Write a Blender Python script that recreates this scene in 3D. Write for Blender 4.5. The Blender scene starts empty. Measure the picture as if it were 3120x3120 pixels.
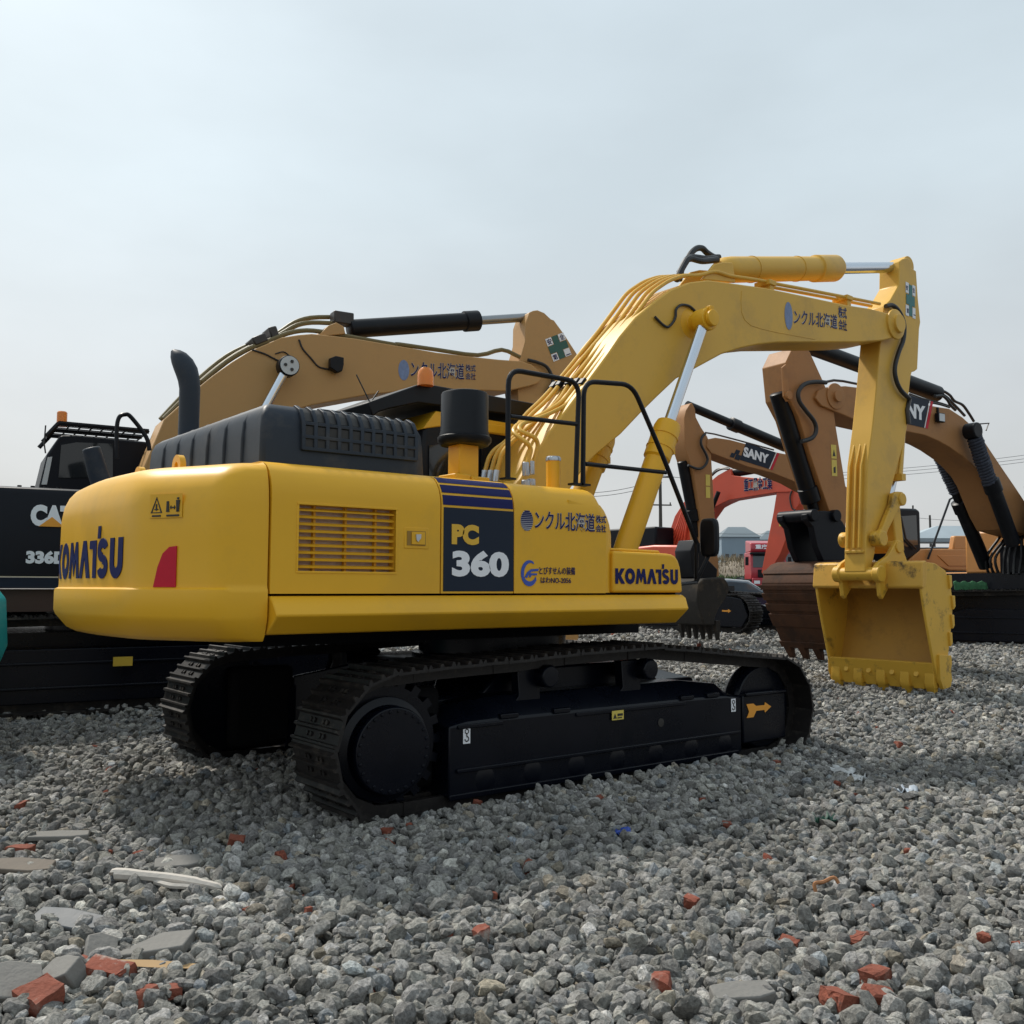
import bpy, bmesh, math, random
import numpy as np
from mathutils import Vector, Matrix
R = math.radians
SC = bpy.context.scene
COL = SC.collection
rng = np.random.default_rng(7)
random.seed(7)

# ------------------------------------------------------------------ camera, sky, sun, exposure
cam = bpy.data.cameras.new('camera'); cam.sensor_width = 36.0; cam.lens = 33.826
cam.clip_start = 0.1; cam.clip_end = 3000
camo = bpy.data.objects.new('camera', cam); COL.objects.link(camo)
camo.matrix_world = Matrix(((0.786059, -0.050642, -0.616074, -5.242405), (-0.618145, -0.059784, -0.783787, -6.951636), (0.002861, 0.996926, -0.078298, 1.533191), (0, 0, 0, 1)))
SC.camera = camo
SUN_EL, SUN_AZ = R(52), R(98)          # azimuth counted from +X towards +Y
world = bpy.data.worlds.new('World'); SC.world = world; world.use_nodes = True
wn, wl = world.node_tree.nodes, world.node_tree.links
bg = wn['Background']
sky = wn.new('ShaderNodeTexSky'); sky.sky_type = 'NISHITA'; sky.sun_disc = False
sky.sun_elevation = SUN_EL; sky.sun_rotation = R(90) - SUN_AZ
sky.air_density = 1.6; sky.dust_density = 5.0; sky.ozone_density = 1.5
geo = wn.new('ShaderNodeTexCoord'); sep = wn.new('ShaderNodeSeparateXYZ'); wl.new(geo.outputs['Generated'], sep.inputs[0])
ramp = wn.new('ShaderNodeValToRGB'); wl.new(sep.outputs['Z'], ramp.inputs[0])
e = ramp.color_ramp.elements
e[0].position = 0.0; e[0].color = (6.9, 7.0, 6.95, 1); e[1].position = 0.62; e[1].color = (6.95, 8.1, 8.8, 1)
x = e.new(0.18); x.color = (6.9, 7.3, 7.6, 1)
x = e.new(0.38); x.color = (6.9, 7.9, 8.45, 1)
nz = wn.new('ShaderNodeTexNoise'); nz.inputs['Scale'].default_value = 2.2; nz.inputs['Detail'].default_value = 5; nz.inputs['Roughness'].default_value = 0.5
mp = wn.new('ShaderNodeMapping'); mp.inputs['Scale'].default_value = (1, 1, 2.4); wl.new(geo.outputs['Generated'], mp.inputs[0]); wl.new(mp.outputs[0], nz.inputs['Vector'])
cr = wn.new('ShaderNodeMapRange'); cr.inputs[1].default_value = 0.3; cr.inputs[2].default_value = 0.75; cr.inputs[3].default_value = 0.88; cr.inputs[4].default_value = 1.09
wl.new(nz.outputs['Fac'], cr.inputs[0])
dt = wn.new('ShaderNodeVectorMath'); dt.operation = 'DOT_PRODUCT'; wl.new(geo.outputs['Generated'], dt.inputs[0]); dt.inputs[1].default_value = (-0.35, 0.94, 0.0)
dr = wn.new('ShaderNodeMapRange'); dr.inputs[1].default_value = -0.2; dr.inputs[2].default_value = 0.95; dr.inputs[3].default_value = 0.85; dr.inputs[4].default_value = 1.05; wl.new(dt.outputs['Value'], dr.inputs[0])
mm = wn.new('ShaderNodeMath'); mm.operation = 'MULTIPLY'; wl.new(cr.outputs[0], mm.inputs[0]); wl.new(dr.outputs[0], mm.inputs[1])     # brighter towards the veiled sun
mul = wn.new('ShaderNodeVectorMath'); mul.operation = 'SCALE'; wl.new(ramp.outputs[0], mul.inputs[0]); wl.new(mm.outputs[0], mul.inputs['Scale'])
mix = wn.new('ShaderNodeMixRGB'); mix.inputs[0].default_value = 0.88     # thin overcast veil over the clear sky
wl.new(sky.outputs[0], mix.inputs[1]); wl.new(mul.outputs[0], mix.inputs[2]); wl.new(mix.outputs[0], bg.inputs[0])
bg.inputs[1].default_value = 0.1
sl = bpy.data.lights.new('sun', 'SUN'); sl.energy = 3.3; sl.angle = R(4); sl.color = (1.0, 0.94, 0.85)
so = bpy.data.objects.new('sun', sl); COL.objects.link(so)
so.rotation_euler = Vector((-math.cos(SUN_EL)*math.cos(SUN_AZ), -math.cos(SUN_EL)*math.sin(SUN_AZ), -math.sin(SUN_EL))).to_track_quat('-Z', 'Y').to_euler()
vs = SC.view_settings; vs.view_transform = 'Standard'; vs.look = 'None'; vs.exposure = 0.15; vs.gamma = 1.0

# ------------------------------------------------------------------ materials
MAT = {}
def mat(name, col, rough=0.5, metal=0.0, var=0.12, scale=3.0, bump=0.0, bscale=60.0, dirt=0.0, dcol=(0.05, 0.035, 0.02), coat=0.0, spec=0.5, alpha=1.0, dscale=2.0, dth=0.55, trans=0.0, speck=0.0):
    m = bpy.data.materials.new(name); m.use_nodes = True; MAT[name] = m
    n, l = m.node_tree.nodes, m.node_tree.links; p = n['Principled BSDF']
    p.inputs['Metallic'].default_value = metal; p.inputs['Coat Weight'].default_value = coat
    p.inputs['Specular IOR Level'].default_value = spec; p.inputs['Transmission Weight'].default_value = trans
    tc = n.new('ShaderNodeTexCoord')
    a = n.new('ShaderNodeTexNoise'); a.inputs['Scale'].default_value = scale; a.inputs['Detail'].default_value = 6; a.inputs['Roughness'].default_value = 0.6
    l.new(tc.outputs['Object'], a.inputs['Vector'])
    mx = n.new('ShaderNodeMixRGB'); mx.inputs[1].default_value = (*[c*(1-var) for c in col], 1); mx.inputs[2].default_value = (*[min(1, c*(1+var)) for c in col], 1)
    l.new(a.outputs['Fac'], mx.inputs[0]); out = mx.outputs[0]
    if dirt > 0:
        b = n.new('ShaderNodeTexNoise'); b.inputs['Scale'].default_value = dscale; b.inputs['Detail'].default_value = 9; b.inputs['Roughness'].default_value = 0.72; l.new(tc.outputs['Object'], b.inputs['Vector'])
        r = n.new('ShaderNodeMapRange'); r.inputs[1].default_value = dth; r.inputs[2].default_value = dth+0.13; r.inputs[4].default_value = dirt; l.new(b.outputs['Fac'], r.inputs[0])
        d = n.new('ShaderNodeMixRGB'); d.inputs[2].default_value = (*dcol, 1); l.new(r.outputs[0], d.inputs[0]); l.new(out, d.inputs[1]); out = d.outputs[0]
    if speck > 0:
        sv = n.new('ShaderNodeTexNoise'); sv.inputs['Scale'].default_value = 38; sv.inputs['Detail'].default_value = 8; sv.inputs['Roughness'].default_value = 0.8; l.new(tc.outputs['Object'], sv.inputs['Vector'])
        sr = n.new('ShaderNodeMapRange'); sr.inputs[1].default_value = 0.62; sr.inputs[2].default_value = 0.72; sr.inputs[4].default_value = speck; l.new(sv.outputs['Fac'], sr.inputs[0])
        sd = n.new('ShaderNodeMixRGB'); sd.inputs[2].default_value = (*dcol, 1); l.new(sr.outputs[0], sd.inputs[0]); l.new(out, sd.inputs[1]); out = sd.outputs[0]
    l.new(out, p.inputs['Base Color'])
    rr = n.new('ShaderNodeMapRange'); rr.inputs[3].default_value = max(0.02, rough-0.08); rr.inputs[4].default_value = min(1, rough+0.1); l.new(a.outputs['Fac'], rr.inputs[0]); l.new(rr.outputs[0], p.inputs['Roughness'])
    if bump > 0:
        c = n.new('ShaderNodeTexNoise'); c.inputs['Scale'].default_value = bscale; c.inputs['Detail'].default_value = 3; l.new(tc.outputs['Object'], c.inputs['Vector'])
        bp = n.new('ShaderNodeBump'); bp.inputs['Strength'].default_value = bump; bp.inputs['Distance'].default_value = 0.01; l.new(c.outputs['Fac'], bp.inputs['Height']); l.new(bp.outputs[0], p.inputs['Normal'])
    return m
YEL = mat('yellow_paint', (0.77, 0.41, 0.018), 0.40, spec=0.36, var=0.07, scale=1.6, bump=0.03, bscale=9, dirt=0.18, dcol=(0.42, 0.25, 0.05), dscale=1.1, dth=0.5, speck=0.35)
YELB = mat('yellow_boom_paint', (0.69, 0.40, 0.055), 0.42, spec=0.38, var=0.08, scale=1.4, bump=0.04, bscale=12, dirt=0.3, dcol=(0.36, 0.22, 0.07), dscale=1.3, dth=0.5, speck=0.45)
YELW = mat('worn_yellow_paint', (0.66, 0.38, 0.04), 0.5, var=0.15, scale=2.5, bump=0.12, bscale=25, dirt=0.8, dcol=(0.07, 0.045, 0.02), dscale=3.2, dth=0.57, speck=0.8)
YELT = mat('scraped_yellow_paint', (0.64, 0.36, 0.05), 0.5, var=0.15, scale=2.5, bump=0.12, bscale=25, dirt=0.95, dcol=(0.025, 0.018, 0.012), dscale=3.6, dth=0.545)
YELI = mat('stained_bucket_interior', (0.48, 0.245, 0.03), 0.6, var=0.2, scale=2.2, bump=0.15, bscale=20, dirt=0.4, dcol=(0.10, 0.045, 0.015), dscale=1.6, dth=0.52)
BLK = mat('black_paint', (0.0035, 0.0045, 0.0075), 0.42, spec=0.25, var=0.3, scale=3, bump=0.05, bscale=14, dirt=0.25, dcol=(0.035, 0.033, 0.03), dscale=1.5, dth=0.55)
FRM = mat('undercarriage_black_paint', (0.002, 0.0032, 0.0075), 0.27, spec=0.24, var=0.3, scale=3, bump=0.06, bscale=10, dirt=0.3, dcol=(0.009, 0.0085, 0.0085), dscale=2.0, dth=0.55)
HOOD = mat('grey_black_hood_plastic', (0.021, 0.029, 0.042), 0.48, spec=0.28, var=0.2, scale=4, bump=0.06, bscale=18, dirt=0.45, dcol=(0.075, 0.07, 0.065), dscale=2.6, dth=0.52)
SHOE = mat('track_shoe_steel', (0.014, 0.012, 0.0115), 0.5, spec=0.35, metal=0.1, var=0.4, scale=9, bump=0.2, bscale=40, dirt=0.6, dcol=(0.075, 0.062, 0.05), dscale=6, dth=0.52)
STEEL = mat('dark_worn_steel', (0.05, 0.045, 0.042), 0.42, metal=0.5, var=0.3, scale=5, bump=0.12, bscale=30, dirt=0.6, dcol=(0.09, 0.055, 0.035), dscale=3)
CHR = mat('chrome_rod', (0.62, 0.66, 0.72), 0.14, metal=1.0, var=0.04)
ZINC = mat('zinc_fitting', (0.5, 0.52, 0.55), 0.35, metal=0.9, var=0.15, scale=20)
RUB = mat('black_rubber_hose', (0.014, 0.015, 0.017), 0.48, var=0.2, scale=8)
NAVY = mat('navy_decal', (0.006, 0.009, 0.085), 0.5, spec=0.2, var=0.06)
NAVP = mat('dark_slate_panel', (0.011, 0.019, 0.036), 0.45, spec=0.2, var=0.12, scale=2)
WHT = mat('white_decal', (0.80, 0.81, 0.84), 0.45, var=0.05)
WHTB = mat('pale_sticker_border', (0.50, 0.47, 0.42), 0.5, var=0.05)
BLUE = mat('blue_decal', (0.03, 0.08, 0.40), 0.4, var=0.06)
REDR = mat('red_reflector', (0.52, 0.008, 0.028), 0.4, spec=0.25, var=0.1, scale=30)
ORG = mat('orange_decal', (0.80, 0.33, 0.03), 0.45, var=0.06)
LYEL = mat('pale_yellow_sticker', (0.66, 0.52, 0.10), 0.5, var=0.06)
INK = mat('black_ink', (0.02, 0.018, 0.016), 0.5, var=0.1)
AMB = mat('amber_lens', (0.85, 0.26, 0.03), 0.2, var=0.1, trans=0.25)
GRN = mat('green_cross_decal', (0.015, 0.16, 0.16), 0.45, var=0.06)
GLS = mat('dark_cab_glass', (0.012, 0.014, 0.016), 0.08, var=0.1, coat=0.3)

# ------------------------------------------------------------------ helpers
class MB:
    def __init__(s): s.v, s.f, s.n = [], [], 0
    def add(s, v, f):
        s.v.extend([tuple(map(float, p)) for p in v]); s.f.extend([tuple(i+s.n for i in q) for q in f]); s.n += len(v); return s
    def box(s, c, d, M=None, t=(1, 1), sh=0.0):
        hx, hy, hz = d[0]/2, d[1]/2, d[2]/2
        v = [Vector((sx*hx*(t[0] if sz > 0 else 1)+(sh if sz > 0 else 0), sy*hy*(t[1] if sz > 0 else 1), sz*hz)) for sz in (-1, 1) for sx, sy in ((-1, -1), (1, -1), (1, 1), (-1, 1))]
        if M is not None: v = [M @ p for p in v]
        return s.add([p+Vector(c) for p in v], [(3, 2, 1, 0), (4, 5, 6, 7), (0, 1, 5, 4), (1, 2, 6, 5), (2, 3, 7, 6), (3, 0, 4, 7)])
    def bb(s, a, b): return s.box([(a[i]+b[i])/2 for i in range(3)], [abs(b[i]-a[i]) for i in range(3)])
    def prism(s, poly, a, b, f=lambda u, w, t: (u, t, w)):      # outline in (u, w), from depth a to b
        n = len(poly); v = [f(u, w, a) for u, w in poly]+[f(u, w, b) for u, w in poly]
        ar = sum(poly[i][0]*poly[(i+1) % n][1]-poly[(i+1) % n][0]*poly[i][1] for i in range(n))
        return s.add(v, [tuple(range(n)), tuple(range(2*n-1, n-1, -1))]+[(i, i+n, (i+1) % n+n, (i+1) % n) for i in range(n)])
    def loft(s, rings, caps=True, closed=True):
        n = len(rings[0]); v = [p for r in rings for p in r]; f = []
        for k in range(len(rings)-1):
            for i in range(n if closed else n-1):
                j = (i+1) % n; f.append((k*n+i, k*n+j, (k+1)*n+j, (k+1)*n+i))
        if caps: f += [tuple(range(n-1, -1, -1)), tuple(range((len(rings)-1)*n, len(rings)*n))]
        return s.add(v, f)
    def tube(s, pts, r, n=10, caps=True, rr=None):
        P = [Vector(p) for p in pts]; rings = []; up = None
        for i, p in enumerate(P):
            t = (P[min(i+1, len(P)-1)]-P[max(i-1, 0)]).normalized()
            if up is None: up = t.orthogonal().normalized()
            up = (up-t*up.dot(t)).normalized(); b = t.cross(up); q = rr[i] if rr else r
            rings.append([p+(up*math.cos(2*math.pi*k/n)+b*math.sin(2*math.pi*k/n))*q for k in range(n)])
        return s.loft(rings, caps)
    def cyl(s, a, b, r, r2=None, n=24): return s.tube([a, b], r, n, True, [r, r if r2 is None else r2])
    def lathe(s, prof, o, ax=(0, 0, 1), n=32):
        ax = Vector(ax).normalized(); u = ax.orthogonal().normalized(); w = ax.cross(u); o = Vector(o)
        return s.loft([[o+ax*h+(u*math.cos(2*math.pi*k/n)+w*math.sin(2*math.pi*k/n))*max(r, 1e-4) for k in range(n)] for r, h in prof])
    def build(s, name, m, parent=None, bev=0.0, ang=35, seg=2, off=(0, 0, 0), rot=None):
        me = bpy.data.meshes.new(name); me.from_pydata(s.v, [], s.f); me.update()
        b = bmesh.new(); b.from_mesh(me); bmesh.ops.recalc_face_normals(b, faces=b.faces); b.to_mesh(me); b.free()
        me.materials.append(m)
        me.polygons.foreach_set('use_smooth', [True]*len(me.polygons)); me.set_sharp_from_angle(angle=R(ang))
        o = bpy.data.objects.new(name, me); COL.objects.link(o)
        if parent: o.parent = parent
        if bev:
            q = o.modifiers.new('edge', 'BEVEL'); q.width = bev; q.segments = seg; q.limit_method = 'ANGLE'; q.angle_limit = R(30); q.harden_normals = False
        return o
def tag(o, label=None, cat=None, group=None, kind=None):
    for k, v in (('label', label), ('category', cat), ('group', group), ('kind', kind)):
        if v: o[k] = v
    return o
def empty(name, loc, label, cat, group=None, rz=0.0):
    o = bpy.data.objects.new(name, None); COL.objects.link(o); o.location = loc; o.rotation_euler = (0, 0, rz); o.empty_display_size = 0.3
    return tag(o, label, cat, group)
def rounded(pts, r, k=5):                     # polyline corners rounded in 3D
    P = [Vector(p) for p in pts]; o = [P[0]]
    for i in range(1, len(P)-1):
        a, b, c = P[i-1], P[i], P[i+1]; d1 = (a-b); d2 = (c-b); q = min(r, d1.length*0.48, d2.length*0.48)
        s, t = b+d1.normalized()*q, b+d2.normalized()*q
        for j in range(k+1):
            w = j/k; o.append(s*(1-w)**2+b*2*w*(1-w)+t*w*w)
    return o+[P[-1]]
def smooth(pts, k=6):                         # Catmull-Rom through the points
    P = [Vector(p) for p in pts]; o = []
    for i in range(len(P)-1):
        p0, p1, p2, p3 = P[max(i-1, 0)], P[i], P[i+1], P[min(i+2, len(P)-1)]
        for j in range(k):
            t = j/k; o.append(0.5*((2*p1)+(p2-p0)*t+(2*p0-5*p1+4*p2-p3)*t*t+(3*p1-p0-3*p2+p3)*t**3))
    return o+[P[-1]]
def planar(name, polys, org, xd, ud, m, parent, depth=0.002):   # flat decal: list of 2D outlines on a surface
    o, xd, ud = Vector(org), Vector(xd).normalized(), Vector(ud).normalized(); nn = xd.cross(ud); b = MB()
    for i, pl in enumerate(polys):
        b.prism(pl, 0, depth+0.0003*i, lambda u, w, t: o+xd*u+ud*w+nn*t)
    return b.build(name, m, parent)
def text(name, body, org, xd, ud, w, h, m, parent, bold=0.0, shear=0.0, depth=0.002, warp=None):
    c = bpy.data.curves.new(name, 'FONT'); c.body = body; c.offset = bold; c.shear = shear; c.resolution_u = 4; c.fill_mode = 'FRONT'; c.extrude = 0.01
    t = bpy.data.objects.new(name, c); COL.objects.link(t); dg = bpy.context.evaluated_depsgraph_get()
    me = bpy.data.meshes.new_from_object(t.evaluated_get(dg)); bpy.data.objects.remove(t)
    a = np.zeros(len(me.vertices)*3, 'f'); me.vertices.foreach_get('co', a); a = a.reshape(-1, 3)
    lo, hi = a.min(0), a.max(0); sc = np.array([w, h, depth])/np.maximum(hi-lo, 1e-6); a = (a-lo)*sc
    xd, ud = np.array(Vector(xd).normalized()), np.array(Vector(ud).normalized()); nn = np.cross(xd, ud)
    b = np.array(org)+a[:, :1]*xd+a[:, 1:2]*ud+a[:, 2:3]*nn
    if warp: b = warp(b)
    me.vertices.foreach_set('co', b.astype('f').ravel()); me.update(); me.materials.clear(); me.materials.append(m); me.name = name
    o = bpy.data.objects.new(name, me); COL.objects.link(o)
    if parent: o.parent = parent
    return o
def sticker_text(body, org, xd, ud, w, h, parent, bold=0.008, m=None, halo=0.03):
    """characters with the pale border of a cut sticker"""
    t = text('lettering', body, org, xd, ud, w, h, m or NAVY, parent, bold=bold)
    n_ = Vector(xd).normalized().cross(Vector(ud).normalized()); g = h*0.012
    text('letter_border', body, Vector(org)-n_*0.0015-Vector(xd).normalized()*g-Vector(ud).normalized()*g, xd, ud, w+2*g, h+2*g, WHTB, parent, bold=halo); return t
def copy_part(o, parent, loc=None):
    c = o.copy(); COL.objects.link(c); c.parent = parent
    if loc is not None: c.location = loc
    return c

# ------------------------------------------------------------------ terrain
NV = (0.618, 0.786)
def gz(x, y):
    d = (np.asarray(x, float)+5.2424)*NV[0]+(np.asarray(y, float)+6.9516)*NV[1]
    z = np.interp(d, [-50, 4.5, 6.5, 8.5, 11.5, 15, 20, 26, 38, 50, 60, 66, 90, 160, 400], [0, 0, 0.02, 0.05, 0.17, 0.27, 0.22, 0.33, 0.40, 1.15, 1.40, 2.2, 2.3, 2.3, 2.4])
    return z+0.22*np.exp(-((np.asarray(x, float)-15.3)**2+(np.asarray(y, float)-1.8)**2)/18)

# ================================================================== ground and gravel
def grid(name, xs, ys, m, zf):
    X, Y = np.meshgrid(xs, ys); Z = zf(X, Y); v = np.c_[X.ravel(), Y.ravel(), Z.ravel()]; n, k = len(xs), len(ys)
    i = np.arange(n*k).reshape(k, n); f = np.c_[i[:-1, :-1].ravel(), i[:-1, 1:].ravel(), i[1:, 1:].ravel(), i[1:, :-1].ravel()]
    me = bpy.data.meshes.new(name); me.from_pydata(v.tolist(), [], f.tolist()); me.materials.append(m); me.polygons.foreach_set('use_smooth', [True]*len(me.polygons))
    o = bpy.data.objects.new(name, me); COL.objects.link(o); return o
def gravel_material():
    m = bpy.data.materials.new('crushed_stone'); m.use_nodes = True; n, l = m.node_tree.nodes, m.node_tree.links; p = n['Principled BSDF']
    at = n.new('ShaderNodeAttribute'); at.attribute_name = 'tint'
    tc = n.new('ShaderNodeTexCoord')
    a = n.new('ShaderNodeTexNoise'); a.inputs['Scale'].default_value = 60; a.inputs['Detail'].default_value = 6; a.inputs['Roughness'].default_value = 0.7; l.new(tc.outputs['Object'], a.inputs['Vector'])
    r = n.new('ShaderNodeMapRange'); r.inputs[1].default_value = 0.25; r.inputs[2].default_value = 0.75; r.inputs[3].default_value = 0.25; r.inputs[4].default_value = 1.8; l.new(a.outputs['Fac'], r.inputs[0])
    s = n.new('ShaderNodeVectorMath'); s.operation = 'SCALE'; l.new(at.outputs['Color'], s.inputs[0]); l.new(r.outputs[0], s.inputs['Scale']); l.new(s.outputs[0], p.inputs['Base Color'])
    p.inputs['Roughness'].default_value = 0.85; p.inputs['Specular IOR Level'].default_value = 0.3
    b = n.new('ShaderNodeBump'); b.inputs['Strength'].default_value = 0.9; b.inputs['Distance'].default_value = 0.02; l.new(a.outputs['Fac'], b.inputs['Height']); l.new(b.outputs[0], p.inputs['Normal'])
    return m
def ground_material():
    m = bpy.data.materials.new('gravel_bed'); m.use_nodes = True; n, l = m.node_tree.nodes, m.node_tree.links; p = n['Principled BSDF']
    tc = n.new('ShaderNodeTexCoord'); v = n.new('ShaderNodeTexVoronoi'); v.inputs['Scale'].default_value = 17; l.new(tc.outputs['Object'], v.inputs['Vector'])
    v2 = n.new('ShaderNodeTexNoise'); v2.inputs['Scale'].default_value = 0.35; v2.inputs['Detail'].default_value = 4; l.new(tc.outputs['Object'], v2.inputs['Vector'])
    hs = n.new('ShaderNodeSeparateColor'); l.new(v.outputs['Color'], hs.inputs[0])
    r = n.new('ShaderNodeMapRange'); r.inputs[3].default_value = 0.03; r.inputs[4].default_value = 0.15; l.new(hs.outputs[0], r.inputs[0])
    r2 = n.new('ShaderNodeMapRange'); r2.inputs[1].default_value = 0.3; r2.inputs[2].default_value = 0.7; r2.inputs[3].default_value = 0.8; r2.inputs[4].default_value = 1.15; l.new(v2.outputs['Fac'], r2.inputs[0])
    mu = n.new('ShaderNodeMath'); mu.operation = 'MULTIPLY'; l.new(r.outputs[0], mu.inputs[0]); l.new(r2.outputs[0], mu.inputs[1])
    cb = n.new('ShaderNodeCombineColor'); [l.new(mu.outputs[0], cb.inputs[i]) for i in range(3)]; l.new(cb.outputs[0], p.inputs['Base Color']); p.inputs['Roughness'].default_value = 0.9
    b = n.new('ShaderNodeBump'); b.inputs['Strength'].default_value = 1.0; b.inputs['Distance'].default_value = 0.05; l.new(v.outputs['Distance'], b.inputs['Height']); b.invert = True; l.new(b.outputs[0], p.inputs['Normal'])
    return m
xs = np.r_[-400, -200, -100, -60, -40, np.arange(-30, 60.1, 1.0), 70, 85, 100, 140, 200, 300, 450, 700, 1100]
g_ = grid('ground', xs, xs, ground_material(), lambda X, Y: gz(X, Y)-0.035); tag(g_, kind='structure')
# loose stones: every stone its own jittered polyhedron, gathered in one mesh
def ico(sub):
    b = bmesh.new(); bmesh.ops.create_icosphere(b, subdivisions=sub, radius=1); v = np.array([q.co[:] for q in b.verts]); f = np.array([[w.index for w in q.verts] for q in b.faces]); b.free(); return v, f
CAMP = np.array([-5.2424, -6.9516]); VD = np.array(NV); RT = np.array([0.786, -0.618])
def stones(n, d0, d1, wd, size, sub, jit, w0=0.0):
    u = rng.random(n); d = np.sqrt(d0*d0+u*(d1*d1-d0*d0)); s = np.sign(rng.random(n)-.5)*(w0+(wd-w0)*rng.random(n))*d
    c = CAMP+d[:, None]*VD+s[:, None]*RT
    keep = ~((np.abs(c[:, 0]-0.1) < 2.15) & (np.abs(np.abs(c[:, 1])-1.295) < 0.29))
    c = c[keep]; n = len(c); V, F = ico(sub); k = len(V)
    sz = np.minimum(size*np.exp(rng.normal(0, 0.36, n)), size*1.9); sc = sz[:, None]*np.c_[rng.uniform(.8, 1.35, n), rng.uniform(.65, 1.05, n), rng.uniform(.5, .85, n)]
    # a few random cutting planes per stone give crushed facets
    P = np.repeat(V[None], n, 0)*(1+rng.normal(0, jit, (n, k, 1)))
    for _ in range(3):
        pn = rng.normal(0, 1, (n, 1, 3)); pn /= np.linalg.norm(pn, axis=2, keepdims=True); h = rng.uniform(.45, .85, (n, 1, 1))
        ex = np.maximum(0, (P*pn).sum(2, keepdims=True)-h); P = P-ex*pn
    P = P*sc[:, None, :]
    q = rng.normal(0, 1, (n, 4)); q[:, 1:3] *= 0.45; q /= np.linalg.norm(q, axis=1, keepdims=True); w, x, y, z = q.T
    M = np.stack([np.stack([1-2*(y*y+z*z), 2*(x*y-z*w), 2*(x*z+y*w)], 1), np.stack([2*(x*y+z*w), 1-2*(x*x+z*z), 2*(y*z-x*w)], 1), np.stack([2*(x*z-y*w), 2*(y*z+x*w), 1-2*(x*x+y*y)], 1)], 1)
    P = np.einsum('nij,nkj->nki', M, P)
    lf = np.sin(c[:, 0]*.9+1.3*np.sin(c[:, 1]*.7))*np.sin(c[:, 1]*1.1+1.7*np.sin(c[:, 0]*.45)); zz = gz(c[:, 0], c[:, 1])+.012*lf+(np.abs(c[:, 0]) < 2.3)*.018*np.exp(-((np.abs(np.abs(c[:, 1])-1.295)-.38)/.12)**2)+rng.uniform(-0.6, 1.15, n)*sz+0.006
    P += np.c_[c, zz][:, None, :]
    g = np.exp(rng.normal(0, .26, n))*0.245*(1+.10*lf); t = np.c_[g, g*.968, g*rng.uniform(.86, .93, n)]
    br = rng.random(n); wm = (br < 0.04); t[wm] *= np.array([1.10, 1.0, .86]); bl = (br > .95); t[bl] *= np.array([.82, .90, 1.0]); wh = (br > .07) & (br < .11); t[wh] *= 1.4; dk = (br > .2) & (br < .27); t[dk] *= .6
    rd = (br > .120) & (br < .1225); t[rd] = np.array([.22, .065, .04])*rng.uniform(.7, 1.2, (rd.sum(), 1))
    return P.reshape(-1, 3), (F[None]+(np.arange(n)*k)[:, None, None]).reshape(-1, 3), np.repeat(np.clip(t, 0, .7), k, 0)
parts = [stones(22000, 2.6, 5.5, 0.62, 0.0262, 2, 0.09), stones(60000, 5.2, 10.0, 0.60, 0.0255, 2, 0.09), stones(100000, 9.5, 20, 0.60, 0.030, 1, 0.12), stones(60000, 19, 42, 0.6, 0.05, 1, 0.12), stones(9000, 1.5, 5.5, 1.0, 0.031, 1, 0.12, 0.6), stones(28000, 5.2, 10.0, 0.95, 0.029, 1, 0.12, 0.58), stones(42000, 9.5, 20, 0.9, 0.034, 1, 0.12, 0.58), stones(25000, 19, 42, 0.85, 0.052, 1, 0.12, 0.58)]
off = 0; VV, FF, TT = [], [], []
for v, f_, t in parts: VV.append(v); FF.append(f_+off); TT.append(t); off += len(v)
VV, FF, TT = np.concatenate(VV), np.concatenate(FF), np.concatenate(TT)
me = bpy.data.meshes.new('gravel'); me.vertices.add(len(VV)); me.vertices.foreach_set('co', VV.astype('f').ravel()); me.loops.add(FF.size); me.loops.foreach_set('vertex_index', FF.astype('i').ravel())
me.polygons.add(len(FF)); me.polygons.foreach_set('loop_start', np.arange(0, FF.size, 3, dtype='i')); me.update(calc_edges=True)
ca_ = me.attributes.new('tint', 'FLOAT_COLOR', 'POINT'); ca_.data.foreach_set('color', np.c_[TT, np.ones(len(TT))].astype('f').ravel())
me.polygons.foreach_set('use_smooth', [False]*len(me.polygons)); me.materials.append(gravel_material())
go = bpy.data.objects.new('gravel', me); COL.objects.link(go); tag(go, 'loose grey crushed stone covering the whole yard', 'gravel', kind='stuff')

# ================================================================== the yellow excavator
EX = empty('excavator', (0, 0, 0), 'large yellow excavator with black undercarriage, "PC 360" on its dark side panel, filling the foreground', 'excavator')
YS = -1.4975
# ---- crawlers
def track_path(n, rc, rr, fc, fr, top):
    """closed outline of the chain (outer face of the shoes), n evenly spaced points with tangents"""
    P = []
    for k in range(13): a = R(270-180*k/12*0.94); P.append((rc[0]+rr*math.cos(a), rc[1]+rr*math.sin(a)))
    P += top
    for k in range(13): a = R(84-174*k/12); P.append((fc[0]+fr*math.cos(a), fc[1]+fr*math.sin(a)))
    P.append((rc[0], rc[1]-rr)); P = np.array(P); seg = np.linalg.norm(np.diff(P, axis=0), axis=1); L = np.r_[0, np.cumsum(seg)]
    s = np.arange(n)*L[-1]/n; q = np.c_[np.interp(s, L, P[:, 0]), np.interp(s, L, P[:, 1])]
    s2 = s+0.03; q2 = np.c_[np.interp(s2 % L[-1], L, P[:, 0]), np.interp(s2 % L[-1], L, P[:, 1])]
    s1 = s-0.03; q1 = np.c_[np.interp(s1 % L[-1], L, P[:, 0]), np.interp(s1 % L[-1], L, P[:, 1])]
    return q, np.degrees(np.arctan2(q2[:, 1]-q1[:, 1], q2[:, 0]-q1[:, 0])), L[-1]/n
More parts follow.
